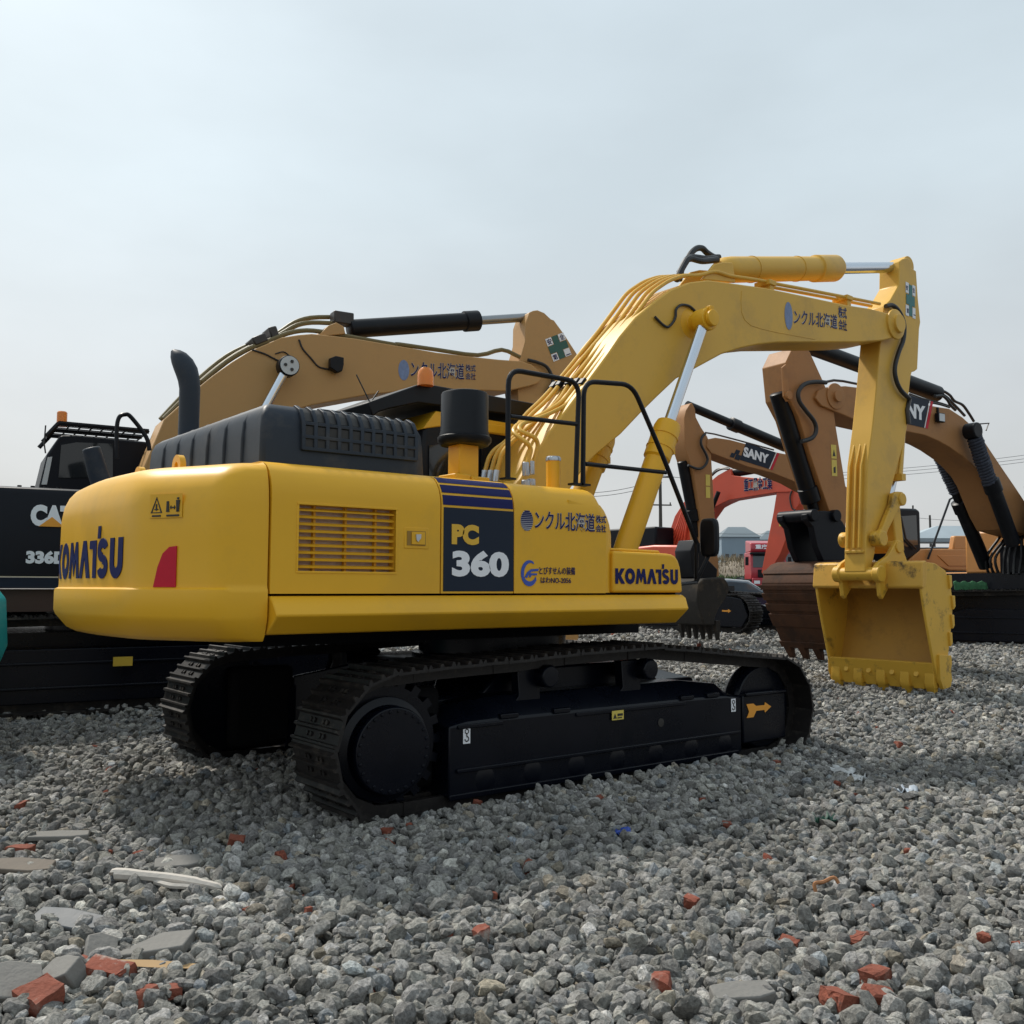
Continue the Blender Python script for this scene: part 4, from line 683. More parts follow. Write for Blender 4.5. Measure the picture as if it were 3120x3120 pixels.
# ---- tan excavator with black body on the left
A = machine('excavator', (-1.7, 5.65, 0.16, -0.13962634015954636), 'black bodied excavator with tan boom parked at the left behind the large yellow one')
for tc in (-1.30, 1.30): crawler(A, 5.0, 1.06, 0.62, tc, FRM, s0=0.0)
b = MB(); b.bb((-1.6, -1.05, 0.5), (1.6, 1.05, 0.86)); b.lathe([(0.2, 0.86), (0.75, 0.86), (0.75, 1.15), (0.2, 1.15)], (0, 0, 0), n=32); b.build('center_frame', FRM, A)
b = MB(); b.bb((-3.0, -1.42, 1.10), (1.9, 1.42, 1.34)); b.build('revolving_frame', mat('brown_primer_frame', (0.06, 0.03, 0.02), 0.6, var=0.2), A)
b = MB(); b.loft([[(x, y*k, z) for x, y in ((-1.5, -1.5), (-3.0, -1.48), (-3.4, -1.1), (-3.55, 0), (-3.4, 1.1), (-3.0, 1.48), (-1.5, 1.5))] for z, k in ((1.20, .97), (1.30, 1), (2.30, 1), (2.43, .96))]); b.build('counterweight', BLK2, A, bev=0.03, ang=40)
b = MB(); b.loft([[(x, y, z) for y, z in ((-1.5, 1.475), (-1.5, 2.36), (-1.47, 2.42), (-1.40, 2.44), (-0.45, 2.44), (-0.45, 1.475))] for x in (-1.505, 0.9)]); SD = b.build('side_panel', BLK2, A, bev=0.012)
MB().bb((-3.2, -1.512, 1.468), (0.9, -1.46, 1.478)).build('cream_stripe', mat('cream_stripe_paint', (0.55, 0.47, 0.33), 0.5), A)
MB().bb((-3.1, -1.50, 1.352), (0.92, -1.43, 1.464)).build('side_skirt', NAVP, A, bev=0.01)
text('lettering', 'CAT', (-1.048, -1.512, 2.015), (1, 0, 0), (0, 0, 1), 0.435, 0.233, WHT, A, bold=0.07)
q = (-0.965, -1.515, 2.014)
planar('triangle_mark', [[(0, 0), (0.25, 0), (0.125, 0.105)]], q, (1, 0, 0), (0, 0, 1), ORG, A)
text('lettering', '336D', (-1.076, -1.512, 1.613), (1, 0, 0), (0, 0, 1), 0.405, 0.14, WHT, A, bold=0.06)
b = MB()
for k in range(4): b.cyl((-1.15+0.13*k, -1.2, 2.44), (-1.15+0.13*k, -1.2, 2.475), 0.022, n=8)
b.build('panel_bolt', BLK2, A)
MB().bb((-0.18, -1.575, 0.50), (0.02, -1.555, 0.60)).build('marker_sticker', mat('yellow_marker', (0.60, 0.40, 0.04), 0.5), A)
CY0 = 0.45
CPo = [(-0.847, 2.565), (-0.842, 2.643), (-0.771, 3.036), (-0.632, 3.291), (-0.442, 3.315), (0.429, 3.296), (0.51, 3.183), (0.53, 2.547)]
b = MB(); b.prism(CPo, 0.45, 1.45); CBN = b.build('cab', BLK2, A, bev=0.03)
b = MB(); b.prism([(-0.82, 2.651), (-0.763, 3.001), (-0.709, 3.013), (-0.758, 2.655)], 0.438, 0.449); b.build('rear_glass', mat('painted_sky_glass', (0.50, 0.52, 0.52), 0.15, var=0.05), CBN)  # opaque pale colour stands in for sky seen through the window
b = MB(); b.prism([(-0.612, 3.169), (-0.439, 3.217), (-0.0, 3.234), (0.014, 2.788), (-0.629, 2.749)], 0.438, 0.449); b.build('side_window', GLS, CBN)
RGc = [(-0.795, 3.255), (-0.661, 3.431), (0.426, 3.419), (0.413, 3.273)]; b = MB()
x0, z0 = RGc[0]; x1, z1 = RGc[1]; x2, z2 = RGc[2]; x3, z3 = RGc[3]
for yy in (0.35, 0.9, 1.5): b.tube([(x1, yy, z1), (x2, yy, z2)], 0.03, 6); b.tube([(x0, yy, z0), (x1, yy, z1)], 0.03, 6)
for f_ in np.linspace(0, 1, 9): b.tube([(x1+(x2-x1)*f_, 0.35, z1+(z2-z1)*f_), (x1+(x2-x1)*f_, 1.5, z1+(z2-z1)*f_)], 0.012, 5)
for yy in np.linspace(0.45, 1.4, 8): b.tube([(x1, yy, z1), (x2, yy, z2)], 0.005, 5)
b.prism([(x0, z0-0.03), (x1, z1-0.02), (x1, z1+0.03), (x0, z0+0.0)], 0.33, 0.40); b.prism([(x1, z1-0.02), (x2, z2-0.03), (x2, z2+0.03), (x1, z1+0.03)], 0.33, 0.37); b.build('roof_guard', BLK, CBN)
b = MB(); q = (-0.61, 0.5, 3.475); b.lathe([(0.062, -0.06), (0.062, 0.12), (0.05, 0.135), (0.0, 0.137)], q, n=20); b.build('beacon_lamp', AMB, CBN)
b = MB(); b.tube([(p[0], p[1], p[2]) for p in [(-0.798, 0.3, 3.033), (-0.818, 0.3, 3.152), (-0.81, 0.3, 3.385)]], 0.009, 6); b.build('antenna', RUB, CBN)
b = MB(); b.tube(smooth([(-0.081, -0.6, 2.912), (-0.098, -0.6, 3.242), (-0.078, -0.6, 3.41), (-0.01, -0.6, 3.458), (0.061, -0.6, 3.431), (0.241, -0.6, 3.203), (0.286, -0.6, 3.038)], 5), 0.026, 10); b.build('handrail', BLK, A)
b = MB(); e0, e1 = [(-0.268, -0.4, 2.755), (-0.354, -0.4, 3.048)]; b.tube([(e0[0]+.12, e0[1], e0[2]-.35), e0, e1], 0.11, 20, True, [0.12, 0.12, 0.105]); b.build('exhaust_pipe', HOOD, A, bev=0.02)
CB_ = [(-0.1, 1.7), (0.0, 2.1), (0.496, 3.485), (0.739, 3.745), (0.953, 3.99), (1.088, 4.121), (1.329, 4.331), (1.557, 4.506), (1.792, 4.638), (1.975, 4.746), (2.219, 4.817), (2.411, 4.859), (2.744, 4.873), (3.025, 4.878), (3.63, 4.86), (3.881, 4.853), (4.319, 4.838), (5.003, 4.851), (5.381, 4.862), (5.769, 4.887), (5.967, 4.857), (6.113, 4.761), (6.143, 4.635), (6.068, 4.562), (5.918, 4.506), (5.503, 4.383), (4.775, 4.326), (4.105, 4.265), (3.26, 4.096), (2.661, 3.929), (2.43, 3.862), (2.184, 3.774), (1.815, 3.632), (1.457, 3.454), (0.55, 1.7)]
b = MB(); b.prism(CB_, -0.30, 0.30); CBO = b.build('boom', TAN, A, bev=0.015, ang=28)
CS = [(5.907, 5.518), (5.977, 5.714), (6.052, 5.754), (6.133, 5.775), (6.256, 5.749), (6.384, 5.664), (6.441, 5.656), (6.644, 5.444), (6.886, 5.158), (6.841, 4.955), (6.695, 4.738), (6.538, 4.477), (6.18, 3.832)]; CS += [(CS[-1][0]-0.35, CS[-1][1]-1.1), (CS[-1][0]-0.65, CS[-1][1]-1.1)]+[(5.781, 4.312), (5.761, 4.439), (5.804, 4.918), (5.902, 5.234)]
b = MB(); b.prism(CS, -0.20, 0.20); CST = b.build('arm', TAN, A, bev=0.012, ang=28)
q = (6.52, -0.206, 5.226); t_ = Vector((0.9, 0, 0.42)).normalized()
u_ = (t_.x, 0, t_.z); w_ = (-t_.z, 0, t_.x)
planar('safety_cross', [[(-.06, -.19), (.06, -.19), (.06, -.06), (.19, -.06), (.19, .06), (.06, .06), (.06, .19), (-.06, .19), (-.06, .06), (-.19, .06), (-.19, -.06), (-.06, -.06)]], q, u_, w_, mat('dark_green_decal', (0.02, 0.10, 0.075), 0.45), CST)
planar('sticker_corner', [[(sx*.13-.06, sz*.13-.06), (sx*.13+.06, sz*.13-.06), (sx*.13+.06, sz*.13+.06), (sx*.13-.06, sz*.13+.06)] for sx in (-1, 1) for sz in (-1, 1)], (q[0], q[1]+0.001, q[2]), u_, w_, WHT, CST)
for ch, sx, sz in (('安', -1, 1), ('全', 1, 1), ('第', -1, -1), ('一', 1, -1)):
    o_ = Vector(q)+Vector(u_)*(sx*.13-.045)+Vector(w_)*(sz*.13-.045)+Vector((0, -0.004, 0)); text('lettering', ch, o_, u_, w_, 0.09, 0.09 if ch != '一' else 0.015, NAVY, CST, bold=0.015)
o0, o1, o2 = ((3.901, -0.306, 4.422), (4.771, -0.306, 4.48), (3.914, -0.306, 4.614))
u_ = Vector(o1)-Vector(o0)
sticker_text('ンクル北海道', o0, u_, (0, 0, 1), u_.length, 0.24, CBO)
o3 = Vector(o0)+u_*1.03
sticker_text('株式', o3+Vector((0, 0, 0.13)), u_, (0, 0, 1), 0.17, 0.105, CBO); sticker_text('会社', o3+Vector((0, 0, 0.005)), u_, (0, 0, 1), 0.17, 0.105, CBO)
q = (3.79, -0.303, 4.51)
b = MB(); b.lathe([(0.001, 0), (1, 0), (1, 0.003), (0.001, 0.003)], (0, 0, 0), (0, -1, 0), 24); o = b.build('globe_emblem', MAT['blue_grey_emblem'], CBO); o.location = (q[0], -0.301, q[2]); o.scale = (0.085, 1, 0.15)
a_, m_, c_ = ((3.051, 0.0, 5.083), (5.064, 0.0, 5.493), (6.149, 0.0, 5.712))
ram(A, a_, (c_[0], 0, c_[2]), 0.685, 0.135, 0.07, BLK, mat('dull_steel_rod', (0.30, 0.31, 0.32), 0.3, metal=0.9), 'arm_cylinder')
b = MB(); b.prism([(2.515, 4.851), (2.67, 5.028), (2.788, 5.093), (2.9, 5.05), (2.928, 4.946)], -0.22, 0.22); b.build('cylinder_bracket', TAN, CBO, bev=0.01)
r0, r1, r2 = ((2.017, -0.5, 4.309), (1.754, -0.5, 3.777), (1.448, -0.5, 3.158))
r2 = Vector(r0)+(Vector(r2)-Vector(r0))*((r0[2]-1.75)/(r0[2]-r2[2])); ram(A, r2, r0, 0.55, 0.115, 0.06, BLK, CHR, 'boom_cylinder')
b = MB(); b.lathe([(0.02, 0), (0.14, 0), (0.14, 0.17), (0.02, 0.17)], (r0[0], -0.42, r0[2]), (0, -1, 0), 24); EYE = b.build('rod_eye', BLK, A, bev=0.01)
b = MB(); b.lathe([(0.001, 0), (0.125, 0), (0.125, 0.012), (0.001, 0.014)], (r0[0], -0.59, r0[2]), (0, -1, 0), 28); b.build('pin_cap', mat('pale_grey_cap', (0.5, 0.52, 0.52), 0.4), EYE)
b = MB(); [b.lathe([(0.001, 0), (0.022, 0), (0.022, 0.012), (0.001, 0.012)], (r0[0]+0.06*math.cos(t), -0.603, r0[2]+0.06*math.sin(t)), (0, -1, 0), 10) for t in (1.1, 3.1, 5.2)]; b.build('pin_bolt', INK, EYE)
b = MB(); q = (2.73, -0.36, 4.451); b.loft([[(q[0]+y*k, q[1]-t, q[2]+z*k) for y, z in ((-.10, -.07), (0, -.13), (.08, -.10), (.10, .0), (.10, .10), (-.02, .11), (-.10, .07))] for t, k in ((-0.05, .7), (0.0, 1), (0.09, 0.95))]); b.build('work_lamp', BLK, CBO, bev=0.01)
b = MB(); b.tube(smooth([(2.227, -0.31, 4.75), (2.277, -0.31, 4.633), (2.395, -0.31, 4.515), (2.513, -0.31, 4.406), (2.67, -0.31, 4.387)], 4), 0.012, 6); b.tube(smooth([(1.59, -0.31, 4.526), (1.755, -0.31, 4.492), (1.886, -0.31, 4.443), (1.998, -0.31, 4.401)], 4), 0.012, 6); b.tube(smooth([(1.903, -0.31, 4.51), (2.014, -0.31, 4.552), (2.099, -0.31, 4.507)], 4), 0.008, 6); b.build('wiring', RUB, CBO)
hb_ = mat('dusty_olive_pipe', (0.16, 0.125, 0.05), 0.5, var=0.2)
for k, (yy, L) in enumerate(((0.16, [(0.535, 0.16, 3.557), (0.726, 0.16, 3.802), (1.049, 0.16, 4.195), (1.366, 0.16, 4.504), (1.657, 0.16, 4.693), (1.919, 0.16, 4.824), (2.071, 0.16, 4.922), (2.301, 0.16, 5.11), (2.537, 0.16, 5.214), (2.861, 0.16, 5.271)]), (0.0, [(0.549, 0.0, 3.544), (0.73, 0.0, 3.758), (1.033, 0.0, 4.117), (1.365, 0.0, 4.433), (1.653, 0.0, 4.639), (1.95, 0.0, 4.792), (2.1, 0.0, 4.899), (2.291, 0.0, 5.032), (2.506, 0.0, 5.101), (2.807, 0.0, 5.134)]), (-0.16, [(0.982, -0.16, 4.054), (1.291, -0.16, 4.355), (1.575, -0.16, 4.566), (1.83, -0.16, 4.702), (2.11, -0.16, 4.854), (2.378, -0.16, 4.933), (2.693, -0.16, 4.943), (3.077, -0.16, 4.927), (3.69, -0.16, 4.905), (3.769, -0.16, 4.919), (4.386, -0.16, 4.917), (5.077, -0.16, 4.922), (5.496, -0.16, 5.06), (5.803, -0.16, 4.991), (5.977, -0.16, 4.958)]))):
    b = MB(); b.tube(smooth([(p[0], yy, p[2]) for p in L], 3), 0.034, 8); b.build('hydraulic_pipe', hb_, CBO)
b = MB(); b.box((1.726, 0.0, 4.714), (0.20, 0.4, 0.12), Matrix.Rotation(R(-28), 4, 'Y')); b.box((1.92, 0.0, 4.845), (0.12, 0.35, 0.16), Matrix.Rotation(R(-20), 4, 'Y')); b.box((2.948, 0.0, 5.214), (0.30, 0.2, 0.18)); b.build('pipe_clamp', STEEL, CBO, bev=0.02)
b = MB(); b.tube(smooth([(5.917, -0.26, 4.93), (6.067, -0.26, 4.916), (6.244, -0.26, 4.872), (6.346, -0.26, 4.753), (6.371, -0.26, 4.624), (6.244, -0.26, 4.436)], 5), 0.028, 8); b.build('hydraulic_hose', RUB, CST)
zb = CS[13][1]-0.15; xb = CS[13][0]
b = MB(); b.loft([[(xb+x, y, 0.0+z) for x, z in ((-.15, 1.30), (.45, 1.35), (.78, 1.0), (.75, .6), (.45, .18), (.05, .10), (-.05, .5))] for y in (-.68, .68)]); BB = b.build('bucket', TAN, A, bev=0.02)
b = MB(); b.bb((xb-0.2, -0.18, 1.1), (xb+0.35, 0.18, zb+0.25)); b.build('bucket_link', TAN, A, bev=0.02)

# ---- brown excavator with the big rusty bucket, right of centre
B = machine('excavator', (15.28, 1.84, 0.4, 3.0508355324860883), 'dusty brown excavator with a big rusty bucket, behind the yellow arm at the right edge')
bl = MB(); bl.bb((-1.6, -1.1, 0.55), (1.6, 1.1, 1.12)); bl.lathe([(0.2, 1.1), (1.1, 1.1), (1.1, 1.25), (0.2, 1.25)], (0, 0, 0), n=28); cfm = bl.build('center_frame', FRM, B)
for o in (cfm,): o.rotation_euler = (0, 0, R(118))
for tc in (-1.30, 1.30):
    f_ = crawler(B, 5.0, 1.12, 0.62, tc, FRM); f_.rotation_euler = (0, 0, R(118))
b = MB(); b.prism([(7.526, 5.001), (7.175, 5.05), (7.102, 4.996), (6.76, 4.504), (6.543, 4.091), (6.495, 3.813), (6.245, 2.651), (6.213, 2.269), (6.266, 2.488), (6.328, 2.018), (6.384, 2.059), (6.729, 2.432), (7.173, 3.357), (7.401, 3.886), (7.629, 4.177), (7.695, 4.741)], -0.25, 0.25); ST = b.build('arm', SAN, B, bev=0.012, ang=28)
b = MB(); b.prism([(7.81, 4.647), (7.719, 4.709), (7.645, 4.172), (7.592, 4.153), (7.718, 4.102), (7.787, 4.181)], 0.25, 0.285); b.lathe([(0.02, 0), (0.07, 0), (0.07, 0.05), (0.02, 0.05)], (7.705, 0.28, 4.202), (0, 1, 0), 16); b.build('cylinder_lug', SAN, ST, bev=0.006)
SB = [(6.91, 4.121), (7.056, 4.232), (6.977, 4.367), (6.804, 4.438), (6.279, 4.521), (5.959, 4.532), (5.216, 4.543), (4.603, 4.467), (4.098, 4.439), (3.668, 4.438), (3.354, 4.442), (2.944, 4.322), (2.592, 4.163), (2.206, 3.885), (1.749, 3.508), (1.314, 3.16), (1.042, 2.936), (0.522, 2.496), (0.549, 2.131), (1.621, 2.275), (1.848, 2.52), (2.006, 2.747), (2.254, 3.122), (2.444, 3.304), (2.7, 3.459), (2.986, 3.591), (3.393, 3.729), (3.702, 3.806), (4.126, 3.881), (4.63, 3.896), (6.101, 3.973), (6.453, 4.041)]
b = MB(); b.prism(SB, -0.30, 0.30); SBM = b.build('boom', SAN, B, bev=0.014, ang=28)
b = MB(); b.lathe([(0.02, 0), (0.22, 0), (0.22, 0.03), (0.10, 0.04), (0.10, 0.09), (0.02, 0.09)], (6.56, 0.29, 4.313), (0, 1, 0), 24); b.build('arm_pivot_boss', SAN, SBM, bev=0.006)
# heading of the sign: from the tip towards the foot
def sign(par, o, e, h, txt, tw, side):
    o, e = Vector(o), Vector(e); u = (e-o).normalized(); L = (e-o).length; w = Vector((0, 0, 1))
    w = (w-u*w.dot(u)).normalized(); n_ = u.cross(w).normalized()
    P = planar('sign_panel', [[(0.28, 0), (L-0.16, 0), (L, h), (0.40, h)]], o, u, w, NAVP, par, 0.004)
    planar('sign_panel', [[(-0.02+0.12*k, -0.0+0.1*k), (0.10+0.12*k, 0.0+0.1*k), (0.14+0.12*k, 0.1+0.1*k), (0.02+0.12*k, 0.1+0.1*k)] for k in (0, 1)]+[[(0.12, -0.02), (0.26, -0.02), (0.30, 0.1), (0.16, 0.1)]], o+n_*0.0005, u, w, NAVP, par, 0.004)
    planar('sign_edge', [[(L-0.145, 0), (L-0.125, 0), (L+0.035, h), (L+0.015, h)]], o, u, w, WHT, par, 0.004); planar('sign_edge', [[(L-0.11, 0), (L-0.04, 0), (L+0.12, h), (L+0.05, h)]], o, u, w, REDR, par, 0.004)
    text('lettering', txt, o+u*(L*tw)+w*(h*0.24)+n_*0.006, u, w, L*0.58, h*0.52, WHT, par, bold=0.05)
sign(SBM, (5.64, 0.303, 4.08), (3.999, 0.303, 4.003), 0.52, 'SANY', 0.345, 1)
q = (3.747, 0.36, 4.224); b = MB(); b.bb((q[0]-.1, q[1]-.04, q[2]-.085), (q[0]+.1, q[1]+.04, q[2]+.085)); b.bb((q[0]-.02, q[1]-.06, q[2]+.08), (q[0]+.02, q[1]-.02, q[2]+.2)); LMP = b.build('work_lamp', BLK, SBM, bev=0.012)
MB().bb((q[0]-.08, q[1]+.039, q[2]-.068), (q[0]+.08, q[1]+.045, q[2]+.068)).build('lamp_lens', mat('frosted_lamp_lens', (0.55, 0.57, 0.58), 0.2), LMP)
k0, k1 = ((7.42, -0.05, 4.3), (6.885, -0.05, 2.92)); k2 = (6.794, -0.05, 2.415)
ram(B, (k0[0]+0.25, 0.05, k0[2]), (k2[0]+0.05, 0.05, k2[2]), 0.93, 0.14, 0.09, BLK, BLK, 'bucket_cylinder')
a0, a1 = ((6.968, 0.0, 5.196), (3.237, 0.0, 4.777)); ram(B, a1, a0, 0.55, 0.15, 0.13, BLK, BLK, 'arm_cylinder')
c0, c1, c2 = ((2.975, 0.5, 4.033), (2.458, 0.5, 3.092), (1.748, 0.5, 1.97))
def wrapped(par, a, c, e, r, nm, y=None):
    o = ram(par, e, a, 0.58, r, r*0.62, BLK, BLK, nm); a, c = Vector(a), Vector(c); d = (c-a).normalized(); L = (c-a).length; p = d.orthogonal().normalized(); s_ = d.cross(p); n_ = int(L/0.065)*9
    pts = [a+d*(0.12+(L-0.12)*i/n_)+(p*math.cos(2*math.pi*i/9)+s_*math.sin(2*math.pi*i/9))*(r*0.86+rng.normal(0, 0.004)) for i in range(n_)]
    b = MB(); b.tube(pts, 0.03, 6); b.build('rope_wrap', mat('dark_blue_rope', (0.03, 0.036, 0.055), 0.7, var=0.5, scale=20), o)
    MB().lathe([(0.02, -0.12), (0.15, -0.12), (0.15, 0.12), (0.02, 0.12)], a, (0, 1, 0), 20).build('rod_eye', BLK, o, bev=0.02)
wrapped(B, c0, c1, c2, 0.135, 'boom_cylinder')
c0, c1, c2 = ((2.509, -0.5, 3.819), (1.943, -0.5, 3.051), (1.012, -0.5, 1.572)); wrapped(B, c0, c1, c2, 0.135, 'boom_cylinder')
bk = [(6.785, 0.131), (6.886, 0.278), (6.985, 0.48), (7.123, 0.739), (7.201, 0.91), (7.279, 1.081), (7.304, 1.224), (7.262, 1.338), (7.187, 1.453), (7.071, 1.534), (6.913, 1.578)]
fr_ = [(bk[-1][0]-0.55, bk[-1][1]+0.02), (bk[-1][0]-0.80, bk[-1][1]-0.20), (bk[-1][0]-0.62, bk[-1][1]-0.75), (bk[0][0]-0.10, bk[0][1]+0.02)]
b = MB(); b.prism(bk+fr_, -0.70, 0.70); BU = b.build('bucket', RUST, B, bev=0.012, ang=30)
b = MB()
for i in (0, 2, 3, 4, 5, 7):
    p, q = Vector(bk[i]), Vector(bk[i+1]); d = (q-p).normalized(); n_ = Vector((-d.y, d.x)); n_ = n_ if n_.x > 0 else -n_
    b.prism([tuple(p+d*0.03), tuple(p+d*0.03+n_*0.022), tuple(q-d*0.03+n_*0.022), tuple(q-d*0.03)], -0.72, 0.72)
b.build('wear_plate', RUST, BU, bev=0.006)
for k in range(5):
    yy = -0.6+0.3*k; b = MB(); x, z = bk[0]; b.loft([[(x+dx+sx*w_, yy+sy*h_, z+dz) for sx, sy in ((-1, -1), (1, -1), (1, 1), (-1, 1))] for dx, dz, w_, h_ in ((0.06, 0.16, .05, .07), (-0.02, 0.0, .055, .07), (-0.10, -0.17, .03, .05))]); b.build('bucket_tooth', RUST, BU, bev=0.006)
b = MB(); lk = [(7.33, 2.317), (7.194, 2.364), (6.896, 2.394), (6.644, 2.38), (6.444, 2.228), (6.245, 1.997), (6.286, 1.589), (6.948, 1.578), (7.089, 1.806), (7.177, 2.117), (7.32, 2.227)]
b.prism(lk, -0.32, -0.20); b.prism(lk, 0.18, 0.30)
for p in (lk[1], lk[3]): b.lathe([(0.02, -0.36), (0.10, -0.36), (0.10, 0.36), (0.02, 0.36)], (p[0], 0, p[1]-0.06), (0, 1, 0), 20)
b.build('bucket_link', BLK2, B, bev=0.012)
b = MB(); b.tube(smooth([(6.82, 0.33, 4.508), (7.084, 0.33, 4.489), (7.345, 0.33, 4.42), (7.495, 0.33, 4.278), (7.482, 0.33, 4.13), (7.34, 0.33, 3.996), (7.143, 0.33, 3.841), (7.092, 0.33, 3.696), (7.189, 0.33, 3.562), (7.447, 0.33, 3.477)], 5), 0.035, 10); b.build('hydraulic_hose', RUB, ST)
b = MB(); b.tube([(6.658, 0.2, 4.563), (6.462, 0.2, 4.613), (6.226, 0.2, 4.628), (5.825, 0.2, 4.623)], 0.022, 8); b.tube(smooth([(4.481, 0.25, 4.571), (4.019, 0.25, 4.517), (3.588, 0.25, 4.507), (3.274, 0.25, 4.483)], 4), 0.02, 8); b.tube(smooth([(4.246, 0.1, 4.647), (3.792, 0.1, 4.598), (3.354, 0.1, 4.583), (3.036, 0.1, 4.555)], 4), 0.02, 8); b.build('hydraulic_pipe', STEEL, SBM)
b = MB()
for L in ([(3.538, 0.1, 4.693), (3.313, 0.1, 4.756), (3.123, 0.1, 4.72), (2.934, 0.1, 4.624), (2.744, 0.1, 4.527), (2.551, 0.1, 4.42)], [(3.307, -0.05, 4.763), (3.045, -0.05, 4.871), (2.787, -0.05, 4.822), (2.627, -0.05, 4.721), (2.363, -0.05, 4.67), (2.168, -0.05, 4.531), (2.006, -0.05, 4.386)], [(3.629, 0.2, 4.656), (3.407, 0.2, 4.691), (3.251, 0.2, 4.631), (3.16, 0.2, 4.545), (3.003, 0.2, 4.465)]): b.tube(smooth(L, 5), 0.026, 8)
b.build('hydraulic_hose', RUB, SBM)
b = MB(); b.tube([(2.052, 0.1, 4.311), (1.745, 0.1, 4.354), (1.852, 0.1, 4.2)], 0.014, 6); b.build('hose_guide', STEEL, SBM)
planar('warning_sticker', [[(0, 0), (.13, 0), (.13, .27), (0, .27)], [(0, .29), (.13, .29), (.13, .52), (0, .52)]], (6.629, 0.253, 2.985), (-1, 0, 0.02), (0.02, 0, 1), LYEL, ST)
planar('warning_mark', [[(.04, .05), (.09, .05), (.09, .16), (.04, .14)], [(.03, .33), (.10, .33), (.065, .44)]], (6.629, 0.2565, 2.985), (-1, 0, 0.02), (0.02, 0, 1), INK, ST)
# upper body of that machine, mostly outside the frame
b = MB(); b.bb((-3.0, -1.45, 1.10), (1.2, 1.45, 1.45)); b.build('revolving_frame', FRM, B)
b = MB(); b.bb((-2.6, -1.45, 1.45), (0.2, 0.45, 2.35)); b.build('engine_housing', ORB, B, bev=0.05)
b = MB(); b.prism([(-0.35, 1.45), (-0.35, 2.9), (-0.1, 3.1), (0.9, 3.08), (1.45, 2.3), (1.40, 1.45)], 0.52, 1.48); cb2 = b.build('cab', BLK2, B, bev=0.04)
b = MB(); b.prism([(-0.45, 3.10), (-0.2, 3.18), (1.25, 3.12), (1.2, 3.04)], 0.45, 1.55); b.build('roof_visor', BLK, cb2, bev=0.02)
b = MB(); b.prism([(0.2, 1.7), (0.2, 2.85), (0.85, 2.85), (1.25, 2.25), (1.22, 1.7)], 1.478, 1.488); b.build('side_window', HZGL, cb2)
b = MB()
for k in range(7):
    L_ = [Vector((1.05+0.05*k, -0.42+0.13*k, 1.42)), Vector((1.15+0.1*rng.random(), -0.4+0.12*k, 1.75)), Vector((0.85+0.15*rng.random(), -0.25+0.08*k, 2.15)), Vector((0.7, -0.2+0.07*k, 2.45))]; b.tube(smooth(L_, 5), 0.028, 8)
b.build('hydraulic_hose', RUB, B)
MB().bb((0.3, -0.34, 1.45), (0.8, 0.34, 2.0)).build('boom_bracket', BLK2, B, bev=0.03)

# ---- smaller brown excavator further away
Cc = machine('excavator', (17.33, 5.82, 0.22, 3.0054569719342354), 'smaller dusty brown excavator with a muddy bucket, its arm right of the yellow boom cylinder')
for tc in (-1.2, 1.2): crawler(Cc, 4.4, 1.0, 0.6, tc, FRM)
b = MB(); b.bb((-1.2, -1.0, 0.5), (1.2, 1.0, 0.85)); b.lathe([(0.2, 0.8), (0.65, 0.8), (0.65, 1.1), (0.2, 1.1)], (0, 0, 0), n=24); b.bb((-2.4, -1.3, 1.05), (1.2, 1.3, 1.25)); b.build('revolving_frame', FRM, Cc)
b = MB(); b.prism([(7.321, 4.89), (7.276, 5.058), (7.162, 5.211), (7.105, 5.243), (7.022, 5.115), (7.002, 4.941), (6.858, 4.734), (6.689, 4.55), (6.606, 4.381), (6.582, 4.074), (6.512, 2.849), (6.435, 1.968), (6.406, 1.57), (6.491, 1.548), (6.689, 1.783), (6.828, 1.979), (6.891, 2.703), (7.098, 3.842), (7.167, 3.924), (7.316, 4.282)], -0.2, 0.2); st1 = b.build('arm', SAN, Cc, bev=0.01, ang=28)
b = MB(); b.prism([(6.703, 4.49), (6.485, 4.541), (6.075, 4.53), (5.537, 4.465), (4.83, 4.366), (4.259, 4.327), (3.643, 4.159), (2.467, 3.731), (0.972, 2.87), (0.231, 2.544), (0.251, 2.092), (2.487, 3.176), (3.661, 3.57), (4.114, 3.726), (4.811, 3.885), (5.548, 3.974), (6.143, 4.101), (6.607, 4.201), (6.734, 4.323)], -0.23, 0.23); bm1 = b.build('boom', SAN, Cc, bev=0.01, ang=28)
sign(bm1, (6.068, 0.233, 4.155), (4.778, 0.233, 3.94), 0.42, 'SANY', 0.27, 1)
a0, a1 = ((7.074, 0.0, 5.23), (4.141, 0.0, 4.551)); ram(Cc, a1, a0, 0.58, 0.125, 0.095, BLK, BLK, 'arm_cylinder')
a0, a1 = ((7.219, 0.0, 4.008), (6.833, 0.0, 2.411)); ram(Cc, a0, a1, 0.8, 0.12, 0.08, BLK, BLK, 'bucket_cylinder')
b = MB(); b.tube(smooth([(6.799, 0.26, 4.599), (6.9, 0.26, 4.503), (6.917, 0.26, 4.349), (6.778, 0.26, 4.141), (6.752, 0.26, 4.011), (6.868, 0.26, 3.872), (7.039, 0.26, 3.829), (7.289, 0.26, 3.888)], 4), 0.028, 8); b.build('hydraulic_hose', RUB, st1)
b = MB(); b.tube([(6.656, 0.1, 4.655), (6.394, 0.1, 4.644), (5.713, 0.1, 4.565), (5.102, 0.1, 4.488), (4.633, 0.1, 4.431)], 0.02, 6); b.build('hydraulic_pipe', STEEL, bm1)
planar('warning_sticker', [[(0, 0), (.12, 0), (.12, .24), (0, .24)], [(0, .26), (.12, .26), (.12, .50), (0, .50)]], (6.755, 0.204, 3.231), (-1, 0, 0), (0, 0, 1), LYEL, st1)
